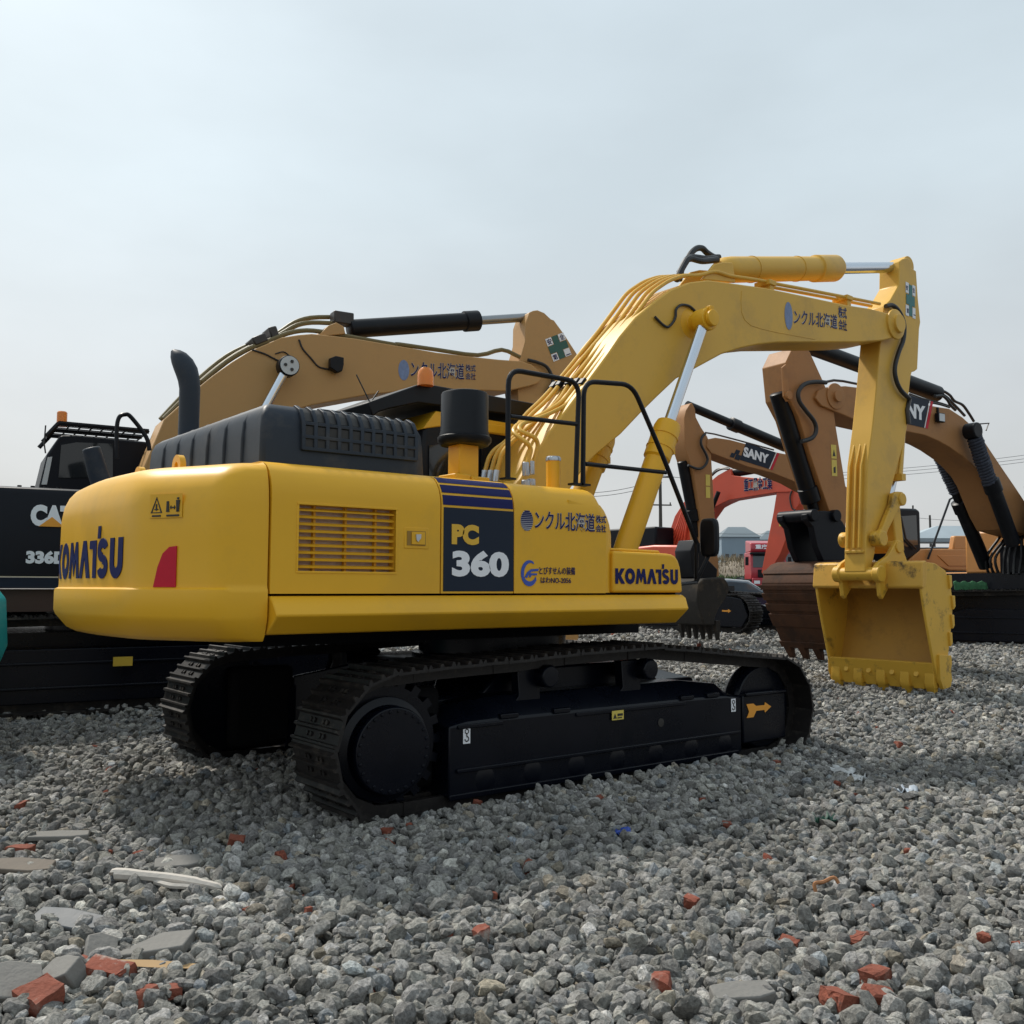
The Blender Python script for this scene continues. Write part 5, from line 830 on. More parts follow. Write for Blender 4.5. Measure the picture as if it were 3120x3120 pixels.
b = MB(); lk = [(7.127, 2.33), (6.918, 2.228), (6.828, 1.961), (6.5, 1.714), (6.527, 1.533), (6.836, 1.495), (7.139, 1.528), (7.205, 1.741), (7.246, 2.096)]; b.prism(lk, -0.26, 0.26); b.build('bucket_link', BLK, Cc, bev=0.02)
b = MB(); b.prism([(7.33, 1.42), (7.191, 1.508), (6.632, 1.543), (6.517, 1.406), (6.481, 1.282), (6.594, 1.105), (6.785, 0.896), (6.906, 0.687), (6.908, 0.548), (7.207, 0.553), (7.381, 1.039)], -0.6, 0.6); bu1 = b.build('bucket', MUD, Cc, bev=0.03, ang=30)
x_, z_ = (6.825, 0.5)
for k in range(6):
    yy = -0.55+0.22*k; b = MB(); b.loft([[(x_+dx+sx*w_, yy+sy*h_, z_+dz) for sx, sy in ((-1, -1), (1, -1), (1, 1), (-1, 1))] for dx, dz, w_, h_ in ((0, 0.15, .06, .06), (0, 0.0, .055, .055), (-0.03, -0.26, .025, .035))]); b.build('bucket_tooth', MUD, bu1, bev=0.006)
b = MB(); cp = [(2.19, 3.065), (2.1, 3.139), (1.388, 3.158), (1.263, 3.105), (1.27, 2.185), (1.8, 1.942), (2.248, 2.118)]; b.prism(cp, 0.5, 1.35); cb1 = b.build('cab', BLK2, Cc, bev=0.05)
b = MB(); b.prism([(1.958, 2.957), (1.421, 3.002), (1.399, 2.322), (1.777, 2.266), (1.969, 2.308)], 1.345, 1.357); b.build('side_window', HZGL, cb1)
b = MB(); b.tube([(2.016, 1.4, 2.93), (1.878, 1.4, 2.448), (1.533, 1.4, 2.224)], 0.025, 6); b.tube([(1.06, 1.0, 3.185), (1.056, 1.0, 3.27)], 0.02, 6); b.build('cab_handle', STEEL, cb1)
b = MB(); b.prism([(1.766, 1.919), (1.268, 2.232), (0.075, 2.259), (-0.606, 2.275), (-0.713, 2.081), (-0.774, 1.751), (0.273, 1.739), (0.792, 1.84)], 0.75, 1.35); b.prism([(0.095, 2.235), (-0.007, 2.571), (-0.544, 2.587), (-0.624, 2.251)], 1.2, 1.345); hs1 = b.build('engine_housing', ORB, Cc, bev=0.03)
b = MB(); b.prism([(0.71, 2.089), (-0.631, 2.115), (-0.667, 2.055), (-0.656, 1.859), (0.31, 1.846)], 1.34, 1.365); b.build('side_door', ORB, hs1, bev=0.008)
b = MB(); b.bb((-2.3, -1.2, 1.2), (-0.9, 1.2, 1.72)); b.build('counterweight', ORB, Cc, bev=0.1)
b = MB(); b.tube([(0.121, 1.4, 3.465), (0.238, 1.4, 3.423), (1.11, 1.4, 1.999)], 0.025, 8); b.build('handrail', BLK, Cc)

# ---- red excavator
Rr = machine('excavator', (15.567159999999998, 12.300120000000003, 0.4, -1.5295609310886995), 'faded red excavator with characters painted on its boom, behind the smaller brown excavator')
b = MB(); b.bb((-2.6, -1.25, 1.05), (1.5, 1.25, 1.2)); b.lathe([(0.2, 0.7), (0.65, 0.7), (0.65, 1.06), (0.2, 1.06)], (0, 0, 0), n=24); b.build('revolving_frame', FRM, Rr)
hx = 4.05
for tc in (-1.15, 1.15):
    f_ = crawler(Rr, 4.2, 1.02, 0.6, tc, FRM, s0=1.56); f_.rotation_euler = (0, 0, R(hx))
    if tc < 0:
        MB().prism([(2.0, .2), (2.2, .14), (3.42, .14), (3.60, .42), (3.42, .86), (3.1, .92), (2.0, .92)], tc-.30, tc-.24).build('idler_guard', FRM, f_, bev=.02)
        planar('arrow_sticker', [[(0, .03), (.18, .03), (.18, 0), (.27, .05), (.18, .1), (.18, .07), (0, .07)]], (2.85, tc-0.305, 0.50), (1, 0, 0), (0, 0, 1), ORG, f_)
b = MB(); b.prism([(0.55, 3.182), (0.89, 3.569), (1.865, 4.099), (2.076, 4.222), (2.471, 4.369), (2.535, 4.182), (2.948, 4.105), (3.761, 3.968), (4.144, 3.857), (4.412, 3.678), (4.41, 3.599), (4.138, 3.606), (3.955, 3.62), (3.262, 3.576), (2.472, 3.52), (2.2, 3.441), (1.975, 3.357), (1.601, 2.955), (1.057, 2.493), (0.979, 2.122), (0.083, 2.145)], -0.22, 0.22); rb_ = b.build('boom', REDP, Rr, bev=0.012, ang=28)
b = MB(); b.prism([(3.928, 3.638), (4.115, 3.783), (4.298, 3.795), (4.534, 3.619), (4.605, 3.483), (4.585, 3.276), (4.432, 3.077), (4.396, 2.844), (4.016, 2.046), (3.698, 1.577), (3.476, 1.446), (3.415, 1.553), (3.655, 2.481), (3.824, 3.139)], -0.18, 0.18); ra_ = b.build('arm', REDP, Rr, bev=0.012, ang=28)
o0, o1 = ((2.947, -0.226, 3.702), (3.827, -0.226, 3.701)); u_ = Vector(o1)-Vector(o0)
sticker_text('重工黑金工業', o0, u_, (0, 0, 1), u_.length, 0.36, rb_, bold=0.02, halo=0.05)
planar('warning_sticker', [[(0, 0), (.14, 0), (.14, .34), (0, .34)]], (3.985, -0.184, 2.732), (1, 0, 0), (0, 0, 1), LYEL, ra_)
b = MB(); a0, a1 = ((2.372, 0.0, 4.27), (2.924, 0.0, 4.318)); ram(Rr, a0, (a1[0]+1.3, 0, a1[2]+0.05), 0.7, 0.12, 0.07, BLK, BLK, 'arm_cylinder')
b = MB(); b.tube(smooth([(1.87, -0.2, 4.242), (2.028, -0.2, 4.341), (2.235, -0.2, 4.392), (2.472, -0.2, 4.356)], 4), 0.03, 6); b.tube(smooth([(1.793, -0.1, 4.285), (1.987, -0.1, 4.409), (2.263, -0.1, 4.426), (2.381, -0.1, 4.387)], 4), 0.03, 6); b.tube(smooth([(4.411, -0.22, 3.625), (4.346, -0.22, 3.446), (4.4, -0.22, 3.181), (4.489, -0.22, 3.124)], 4), 0.02, 6); b.build('hydraulic_hose', RUB, rb_)
b = MB(); [b.tube(smooth(L, 3), 0.035, 6) for L in [[(0.878, -0.3, 3.276), (0.649, -0.3, 2.795), (0.306, -0.3, 2.371)], [(0.929, -0.3, 3.273), (0.723, -0.3, 2.792), (0.434, -0.3, 2.367)], [(0.98, -0.3, 3.27), (0.797, -0.3, 2.788), (0.562, -0.3, 2.363)], [(1.032, -0.3, 3.267), (0.871, -0.3, 2.785), (0.688, -0.3, 2.359)], [(1.082, -0.3, 3.264), (0.944, -0.3, 2.782), (0.813, -0.3, 2.355)], [(1.133, -0.3, 3.261), (1.017, -0.3, 2.779), (0.938, -0.3, 2.351)]]]; b.build('hydraulic_pipe', REDP, rb_)
for yy in (-0.5,):
    a0, a1 = ((2.316, -0.5, 3.735), (1.674, -0.5, 2.489)); ram(Rr, (a1[0], yy, a1[2]), (a0[0], yy, a0[2]), 0.6, 0.1, 0.06, BLK, BLK, 'boom_cylinder')
b = MB(); b.prism([(-2.5, 1.2), (-2.5, 2.15), (0.68, 2.322), (1.617, 2.287), (1.86, 2.181), (1.942, 1.853), (2.004, 1.419)], -1.3, -0.55); rh = b.build('body_housing', REDP, Rr, bev=0.06)
b = MB(); q = (-0.154, 3.198); b.bb((-2.4, -1.1, 2.1), (0.6, -0.3, 2.85)); b.build('engine_bonnet', BLK2, Rr, bev=0.06)
b = MB(); b.prism([(-0.9, 1.2), (-0.9, 2.5), (0.2, 2.5), (0.6, 2.0), (0.6, 1.2)], 0.3, 1.0); b.build('cab', BLK2, Rr, bev=0.05)
b = MB(); b.bb((-3.0, -1.2, 1.1), (-2.45, 1.2, 2.1)); b.build('counterweight', REDP, Rr, bev=0.12)
b = MB(); b.loft([[(4.55+x, y, z) for x, z in ((-.1, 1.6), (.3, 1.6), (.5, 1.2), (.4, .7), (.1, .35), (-.1, .5))] for y in (-.5, .5)]); b.build('bucket', RUST, Rr, bev=0.02)

# ---- teal machine cut by the left edge
# ---- teal mini excavator at the left edge
TEAL = mat('teal_paint', (0.02, 0.36, 0.38), 0.35, var=0.08, coat=0.2)
tl = empty('mini_excavator', (-4.89, 2.75, 0.07), 'small teal excavator standing in front of the tan excavator, cut off by the left edge', 'excavator', rz=math.pi)
b = MB(); b.loft([[(x*k-0.2*(1-k), y*k, z) for x, y in ((-.5, -.85), (-1.15, -.72), (-1.40, -.42), (-1.48, 0), (-1.40, .42), (-1.15, .72), (-.5, .85))] for z, k in ((.70, .86), (.78, .95), (.95, 1), (1.35, .98), (1.48, .9), (1.54, .75))]); b.build('counterweight', TEAL, tl, bev=0.02, ang=50)
b = MB(); b.bb((-.5, -.8, .7), (.8, .8, 1.3)); b.build('body_housing', TEAL, tl, bev=0.05)
b = MB(); b.prism([(-.3, 1.3), (-.3, 2.4), (.7, 2.4), (.95, 1.3)], -.75, .1); b.build('cab', BLK2, tl, bev=0.04)
for tc in (-.65, .65): crawler(tl, 2.1, .58, .35, tc, FRM, s0=0.15)

# ================================================================== far background
def prop(name, loc, label, cat, rz=0.0, group=None): return empty(name, loc, label, cat, group, rz)
VR = math.atan2(-0.618, 0.786)            # direction across the view, left to right
# car
cr_ = (20.172, 13.779, 0.365)
c = prop('sedan_car', cr_, 'dark sedan with painted roof sheen parked behind the muddy bucket of the smaller brown excavator', 'car', VR+0.08)
b = MB(); lo_ = [(-2.2, .30), (2.2, .30), (2.28, .55), (2.15, .78), (1.1, .92), (-1.5, .95), (-2.2, .86), (-2.28, .6)]
b.loft([[(x, y, z) for x, z in lo_] for y in (-.88, .88)]); cbdy = b.build('body', mat('deep_purple_car_paint', (0.035, 0.025, 0.06), 0.2, coat=0.8, var=0.05), c, bev=0.06, seg=3)
b = MB(); b.loft([[(x, y*k, z) for x, z in ((-1.75, .93), (-1.05, 1.36), (-.2, 1.43), (.4, 1.38), (1.15, .93))] for y, k in ((-.82, 1), (.82, 1))]); b.build('glasshouse', mat('painted_reflection_glass', (0.10, 0.13, 0.16), 0.1, coat=0.5, var=.4, scale=2), c, bev=0.05)  # lighter bluish base colour paints reflections into the windows
b = MB(); b.loft([[(x, y, z) for x, z in ((-1.72, .99), (-1.10, 1.385), (-.25, 1.475), (.45, 1.42), (1.0, 1.06), (.42, 1.36), (-.2, 1.41), (-1.05, 1.33))] for y in (-.76, .76)]); b.build('roof', mat('painted_roof_sheen', (0.75, 0.77, 0.80), 0.3, coat=0.5), c, bev=0.02)  # pale colour paints the sky's reflection onto the dark roof
for sx in (-1.35, 1.35):
    for sy in (-.86, .86): MB().lathe([(0.02, -.1), (.30, -.1), (.32, -.05), (.32, .05), (.30, .1), (.02, .1)], (sx, sy, .32), (0, 1, 0), 24).build('wheel', RUB, c)
b = MB(); [b.box((.75, sy*.98, .98), (.16, .2, .13)) for sy in (-1, 1)]; b.build('wing_mirror', BLK, c, bev=0.03)
# truck
t0 = (41.063, 27.887, 1.3)
t = prop('truck', t0, 'red lorry cab with white characters above its windscreen, far behind between the excavator arms', 'truck', VR-math.pi/2-0.04); t.scale = (.82, .82, .82)
tm = mat('lorry_red_paint', (0.38, 0.02, 0.035), 0.35, coat=0.3, var=0.08)
b = MB(); b.loft([[(x, y, z) for x, z in ((-2.0, .9), (.35, .9), (.45, 1.3), (.40, 1.7), (.1, 2.75), (-.2, 2.85), (-2.0, 2.85))] for y in (-1.25, 1.25)]); b.build('cab', tm, t, bev=0.06)
b = MB(); b.loft([[(x, y, z) for x, z in ((-1.9, 2.84), (.0, 2.84), (.06, 3.1), (-.1, 3.5), (-1.9, 3.75))] for y in (-1.18, 1.18)]); b.build('roof_fairing', tm, t, bev=0.08)
b = MB(); b.prism([(-1.12, 1.75), (1.12, 1.75), (1.05, 2.68), (-1.05, 2.68)], 0.0, 0.03, lambda u, w, q: (.40-(w-1.7)*.286+q, u, w)); b.build('windscreen', HZGL, t)
b = MB(); b.bb((.05, -1.28, 2.68), (.40, 1.28, 2.82)); b.build('sun_visor', BLK, t, bev=0.03)
b = MB(); b.bb((.38, -1.22, .45), (.60, 1.22, 1.0)); b.build('bumper', tm, t, bev=0.05); b = MB(); b.bb((.42, -.8, 1.05), (.50, .8, 1.6)); b.build('radiator_grille', BLK, t, bev=0.02)
b = MB(); [b.bb((.59, sy-.2, .6), (.63, sy+.2, .82)) for sy in (-.9, .9)]; b.build('headlight', WHT, t)
text('lettering', '重庆德力', (.075, -.85, 3.06), (0, 1, 0.0), (-0.2, 0, 1), 1.7, .34, WHT, t, bold=0.03)
for sx in (-.6, -4.5):
    for sy in (-1.05, 1.05): MB().lathe([(0.02, -.15), (.5, -.15), (.5, .15), (.02, .15)], (sx, sy, .5), (0, 1, 0), 20).build('wheel', RUB, t)
b = MB(); b.bb((-7.5, -.45, .75), (-1.5, .45, 1.0)); b.build('chassis', BLK, t)
b = MB(); [b.box((.2, sy*1.5, 2.2), (.15, .22, .6)) for sy in (-1, 1)]; b.build('wing_mirror', BLK, t, bev=0.03)
t1 = (45.382, 29.58, 1.4)
t = prop('truck', t1, 'maroon lorry partly hidden behind the red excavator arm', 'truck', VR-math.pi/2+0.5); t.scale = (.85, .85, .85)
tm2 = mat('maroon_lorry_paint', (0.22, 0.018, 0.05), 0.35, coat=0.3, var=0.08)
b = MB(); b.loft([[(x, y, z) for x, z in ((-2.0, .9), (.35, .9), (.45, 1.3), (.40, 1.7), (.1, 2.75), (-.1, 3.3), (-2.0, 3.6))] for y in (-1.2, 1.2)]); b.build('cab', tm2, t, bev=0.08)
b = MB(); b.prism([(-1.1, 1.75), (1.1, 1.75), (1.0, 2.65), (-1.0, 2.65)], 0.0, 0.03, lambda u, w, q: (.40-(w-1.7)*.286+q, u, w)); b.build('windscreen', HZGL, t);
for sx in (-.6, -4.0):
    for sy in (-1.05, 1.05): MB().lathe([(0.02, -.15), (.5, -.15), (.5, .15), (.02, .15)], (sx, sy, .5), (0, 1, 0), 20).build('wheel', RUB, t)
# sheds
SHW = mat('pale_blue_steel_cladding', (0.24, 0.31, 0.37), 0.6, var=0.12, scale=.6); SHR = mat('grey_blue_steel_roof', (0.13, 0.165, 0.19), 0.6, var=0.12, scale=.4)
def shed(loc, w, d, he, hr, label, rz):
    s = prop('shed', loc, label, 'shed', rz)
    b = MB(); b.bb((-w/2, -d/2, 0), (w/2, d/2, he)); wl_ = b.build('wall', SHW, s)
    b = MB()
    b.loft([[(-w/2-.2, -d/2-.2, he), (w/2+.2, -d/2-.2, he), (w/2+.2, d/2+.2, he), (-w/2-.2, d/2+.2, he)], [(-w*.22, -d*.05, hr), (w*.22, -d*.05, hr), (w*.22, d*.05, hr), (-w*.22, d*.05, hr)]]); b.build('roof', SHR, s)
    for k in range(5): MB().bb((-w*.4+k*w*.18, -d/2-.06, he*.30), (-w*.4+k*w*.18+w*.09, -d/2-.02, he*.62)).build('window', HZGL, wl_)
    return s
shed((90.953, 70.085, 2.3), 4.7, 4.5, 5.5, 6.85, 'nearest grey blue shed with hipped roof seen left of the red lorry', VR)
shed((107.417, 76.224, 2.3), 6.0, 5, 5.9, 7.3, 'grey blue shed with hipped roof seen behind the red lorry', VR)
shed((105.231, 69.037, 2.3), 7.0, 5, 5.6, 7.2, 'grey blue shed behind the maroon lorry, left of the rusty bucket link', VR)
shed((89.126, 84.245, 2.3), 9.0, 7, 3.4, 5.0, 'low grey blue shed behind the boom cylinder of the yellow excavator', VR)
# weedy spoil bank and grass
BANK = mat('dry_weed_earth', (0.20, 0.165, 0.125), 0.95, var=0.45, scale=1.2, bump=0.8, bscale=4, dirt=0.6, dcol=(0.10, 0.09, 0.055), dscale=.8)
b0 = (51.815, 38.517, 2.221); n_ = 40
b = MB(); rw = []
for j in range(9):
    yy = -4+8*j/8; hh = 1.75*max(0, 1-(yy/4.2)**2)**.8
    rw.append([(-24+48*i/n_, yy+rng.normal(0, .15), hh*(.72+.28*math.sin(i*.9+j*.3)*math.sin(i*.37))+rng.normal(0, .10)-.1) for i in range(n_+1)])
b.loft(rw, caps=False, closed=False); bank = b.build('spoil_bank', BANK, None, ang=80); bank.location = b0; bank.rotation_euler = (0, 0, VR); tag(bank, kind='structure')
def tufts(name, loc, w, d, n, hgt, m, label, kind, rz, zf=lambda x, y: 0.0):
    b = MB()
    for i in range(n):
        x, y = rng.uniform(-w/2, w/2), rng.uniform(-d/2, d/2); a = rng.uniform(0, 6.28); h = hgt*rng.uniform(.5, 1.2); z = zf(x, y)
        u = Vector((math.cos(a), math.sin(a), 0)); l = Vector((rng.normal(0, .35), rng.normal(0, .35), 1)).normalized()*h; p = Vector((x, y, z)); k = hgt*.09
        b.add([p-u*k, p+u*k, p+l+u*k*.2, p+l*1.15], [(0, 1, 2), (0, 2, 3)])
    o = b.build(name, m, None, ang=180); o.location = loc; o.rotation_euler = (0, 0, rz); tag(o, label, 'grass' if kind == 'stuff' else None, kind=kind); return o
GRS = mat('fresh_grass', (0.055, 0.11, 0.025), 0.8, var=0.4, scale=.8); DRY = mat('dry_weeds', (0.25, 0.20, 0.13), 0.9, var=0.4, scale=.7)
gl = (45.11, 33.611, 1.8)
tufts('grass', gl, 22, 7, 12000, .34, GRS, 'green grass strip at the foot of the weedy bank', 'stuff', VR, lambda x, y: float(gz(gl[0]+x*math.cos(VR)-y*math.sin(VR), gl[1]+x*math.sin(VR)+y*math.cos(VR)))-gl[2]-.03)
tufts('dry_weeds', (49.404, 36.596, 2.208), 40, 8, 7000, .4, DRY, 'dry straw coloured weeds on the bank', 'stuff', VR, lambda x, y: 1.35*max(0, 1-(y/4.2)**2)**.8)
# poles and wires
WD = mat('weathered_pole', (0.06, 0.055, 0.05), 0.8, var=0.3)
def pole(loc, h, label, arms=(0.0, -1.9, -5.4)):
    p = prop('utility_pole', loc, label, 'utility pole', VR+0.15)
    MB().cyl((0, 0, 0), (0, 0, h), .17, .11, n=10).build('shaft', WD, p)
    for a in arms:
        b = MB(); b.bb((-.9, -.05, h+a-.35), (.9, .05, h+a-.25)); [b.cyl((sx, 0, h+a-.25), (sx, 0, h+a-.08), .05, n=6) for sx in (-.8, .8)]; b.build('crossarm', WD, p)
    return p
pole((50.239, 44.845, 2.237), 8.27, 'tall dark utility pole with crossarms standing left of the brown arm', (0.0, -2.2, -6.0))
pole((100.405, 49.931, 2.3), 7.65, 'thin distant utility pole above the black fence at the right', ())
pole((120.454, 85.058, 2.3), 7.32, 'short distant utility pole above the red lorry', ())
WR = mat('power_cable', (0.09, 0.09, 0.095), 0.6)
def wire(a, c, sag, label):
    a, c = Vector(a), Vector(c); b = MB(); b.tube([a.lerp(c, k/16)-Vector((0, 0, sag*4*(k/16)*(1-k/16))) for k in range(17)], .022, 5); tag(b.build('power_line', WR), label, 'power line', 'power lines in the background')
for a, c, l in (((45.808, 48.33, 8.941), (50.352, 44.756, 10.126), 'upper power line left of the tall utility pole'), ((45.807, 48.33, 8.649), (50.35, 44.758, 9.792), 'second power line left of the tall utility pole'), ((50.354, 44.755, 10.336), (68.175, 49.827, 11.819), 'power line right of the tall utility pole'),
    ((80.114, 65.885, 7.802), (91.093, 57.252, 8.207), 'power line above the grey sheds, upper of two'), ((87.861, 72.517, 7.047), (99.829, 63.107, 7.554), 'power line above the grey sheds, lower of two'),
    ((82.442, 51.332, 13.542), (99.942, 37.572, 15.73), 'highest of the three power lines right of the yellow arm'), ((82.437, 51.336, 13.263), (99.93, 37.582, 15.338), 'middle of the three power lines right of the yellow arm'), ((82.43, 51.342, 12.873), (99.919, 37.59, 15.002), 'lowest of the three power lines right of the yellow arm'), ((98.763, 51.222, 9.696), (107.354, 44.467, 9.483), 'thin power line at the distant pole on the right')):
    wire(a, c, .25, l)
# right background: black netting fence, grey tarpaulin shed, platform
f0 = (40.858, 17.87, 1.025)
f_ = prop('netting_fence', f0, 'black patterned netting fence behind the orange housing at the right', 'fence', VR)
NET = mat('black_netting', (0.03, 0.032, 0.034), 0.8, var=0.8, scale=9)
b = MB(); n_ = 24
b.loft([[(-2.6+5.2*i/n_, .08*math.sin(i*2.1)+o_, z_) for i in range(n_+1)] for z_, o_ in ((0.0, 0), (.9, .05), (1.9, .02), (2.56, 0))], caps=False, closed=False); b.build('netting', NET, f_)
for x in (-2.6, -.9, .9, 2.6): MB().cyl((x, .1, 0), (x, .1, 2.4), .05, n=6).build('post', WD, f_)
g0 = (45.668, 19.178, 1.2)
g_h = 2.59
s = prop('tarpaulin_shed', g0, 'pale grey tarpaulin covered store behind the orange housing at the right', 'shed', VR)
b = MB(); b.loft([[(x, y, z) for x, z in ((-1.5, 0), (-1.45, g_h*.96), (-1.2, g_h), (6, g_h*1.0), (6, 0))] for y in (0, 3)]); b.build('cover', mat('pale_grey_tarpaulin', (0.30, 0.34, 0.38), 0.6, var=0.15, scale=1.5, bump=.3, bscale=3), s, bev=.05)
pz = (88.868, 39.918, 6.969); pg = (88.794, 39.977, 2.3); H_ = pz[2]-pg[2]
s = prop('canopy', pg, 'distant open canopy on thin posts above the tarpaulin store', 'canopy', VR)
b = MB(); b.loft([[(-6.5, -2, H_-.9), (9, -2, H_-.9), (9, 2, H_-.9), (-6.5, 2, H_-.9)], [(-6.7, -2.1, H_-.55), (9.2, -2.1, H_-.55), (9.2, 2.1, H_-.55), (-6.7, 2.1, H_-.55)], [(-3.0, -.3, H_+.75), (7, -.3, H_+.75), (7, .3, H_+.75), (-3.0, .3, H_+.75)]]); b.build('roof', mat('pale_steel_roof', (0.36, 0.42, 0.46), 0.5, var=.15, scale=.5), s)
for k in range(8): MB().bb((-6.2+2.1*k, -1.9, 0), (-6.0+2.1*k, -1.7, H_-.9)).build('post', STEEL, s)
# green cloth on the brown excavator's track
gc = (13.791, 2.511, 1.576)
b = MB(); n_ = 14; rw = []
for j in range(4): rw.append([(gc[0]+(i/n_-.5)*.66*.786+.02*j, gc[1]-(i/n_-.5)*.66*.618, gc[2]+.10-.075*j+.02*math.sin(i*1.7+j)) for i in range(n_+1)])
b.loft(rw, caps=False, closed=False); o = b.build('cloth', mat('green_mesh_cloth', (0.06, 0.20, 0.09), 0.8, var=.6, scale=14), None, ang=180); md = o.modifiers.new('thick', 'SOLIDIFY'); md.thickness = .02
tag(o, 'crumpled green mesh cloth hanging on the black track of the brown excavator at the right', 'cloth')

# ================================================================== debris lying on the gravel
BRK = mat('broken_red_brick', (0.20, 0.056, 0.032), 0.9, var=0.45, scale=18, bump=0.8, bscale=60, dirt=0.75, dcol=(0.24, 0.17, 0.14), dscale=9)
BRKM = mat('brick_with_mortar', (0.22, 0.06, 0.035), 0.9, var=0.3, scale=14, bump=0.6, bscale=50, dirt=0.95, dcol=(0.36, 0.33, 0.29), dscale=5, dth=0.48)
CON = mat('pale_concrete', (0.19, 0.182, 0.168), 0.85, var=0.2, scale=10, bump=0.4, bscale=50, dirt=0.4, dcol=(0.16, 0.155, 0.15), dscale=6)
SLT = mat('grey_slate', (0.075, 0.085, 0.095), 0.6, var=0.2, scale=6, bump=0.3, bscale=30, dirt=0.4, dcol=(0.17, 0.175, 0.18), dscale=5)
WOOD = mat('weathered_white_wood', (0.50, 0.46, 0.41), 0.8, var=0.2, scale=8, bump=0.3, bscale=40); WOOD2 = mat('grey_brown_wood', (0.16, 0.135, 0.11), 0.85, var=0.3, scale=8, bump=0.4, bscale=30); WOOD3 = mat('raw_yellow_wood', (0.42, 0.27, 0.13), 0.8, var=0.2, scale=8)
def lump(name, loc, size, m, label, cat, group=None, rz=0.0, tilt=0.0, seed=0, cuts=5, box=True):
    size = [v*.84 for v in size]; r = np.random.default_rng(seed); bm = bmesh.new()
    for q in [(x, y, z) for x in (-1, 1) for y in (-1, 1) for z in (-1, 1)]+[tuple(r.uniform(-1, 1, 3)) for _ in range(8)]:
        k = r.uniform(.62, 1.0, 3); v = [q[a]*k[a] for a in range(3)]
        if max(abs(t) for t in q) < 1: a = int(r.integers(3)); v[a] = math.copysign(r.uniform(.8, 1.0), q[a])
        bm.verts.new(v)
    h_ = bmesh.ops.convex_hull(bm, input=bm.verts[:]); bmesh.ops.delete(bm, geom=[g for g in h_['geom_interior'] if isinstance(g, bmesh.types.BMVert)], context='VERTS')
    bmesh.ops.triangulate(bm, faces=bm.faces[:]); bmesh.ops.subdivide_edges(bm, edges=bm.edges[:], cuts=2, use_grid_fill=True)
    for v in bm.verts: v.co = Vector((v.co.x*size[0]/2, v.co.y*size[1]/2, v.co.z*size[2]/2))+Vector(r.normal(0, 1, 3))*min(size)*.035
    me = bpy.data.meshes.new(name); bm.to_mesh(me); bm.free(); me.materials.append(m); me.polygons.foreach_set('use_smooth', [True]*len(me.polygons)); me.set_sharp_from_angle(angle=R(28))
    o = bpy.data.objects.new(name, me); COL.objects.link(o); o.location = (loc[0], loc[1], loc[2]+size[2]*.38+.022); o.rotation_euler = (tilt, tilt*.6, rz); return tag(o, label, cat, group)
GB = 'broken brick pieces on the gravel'
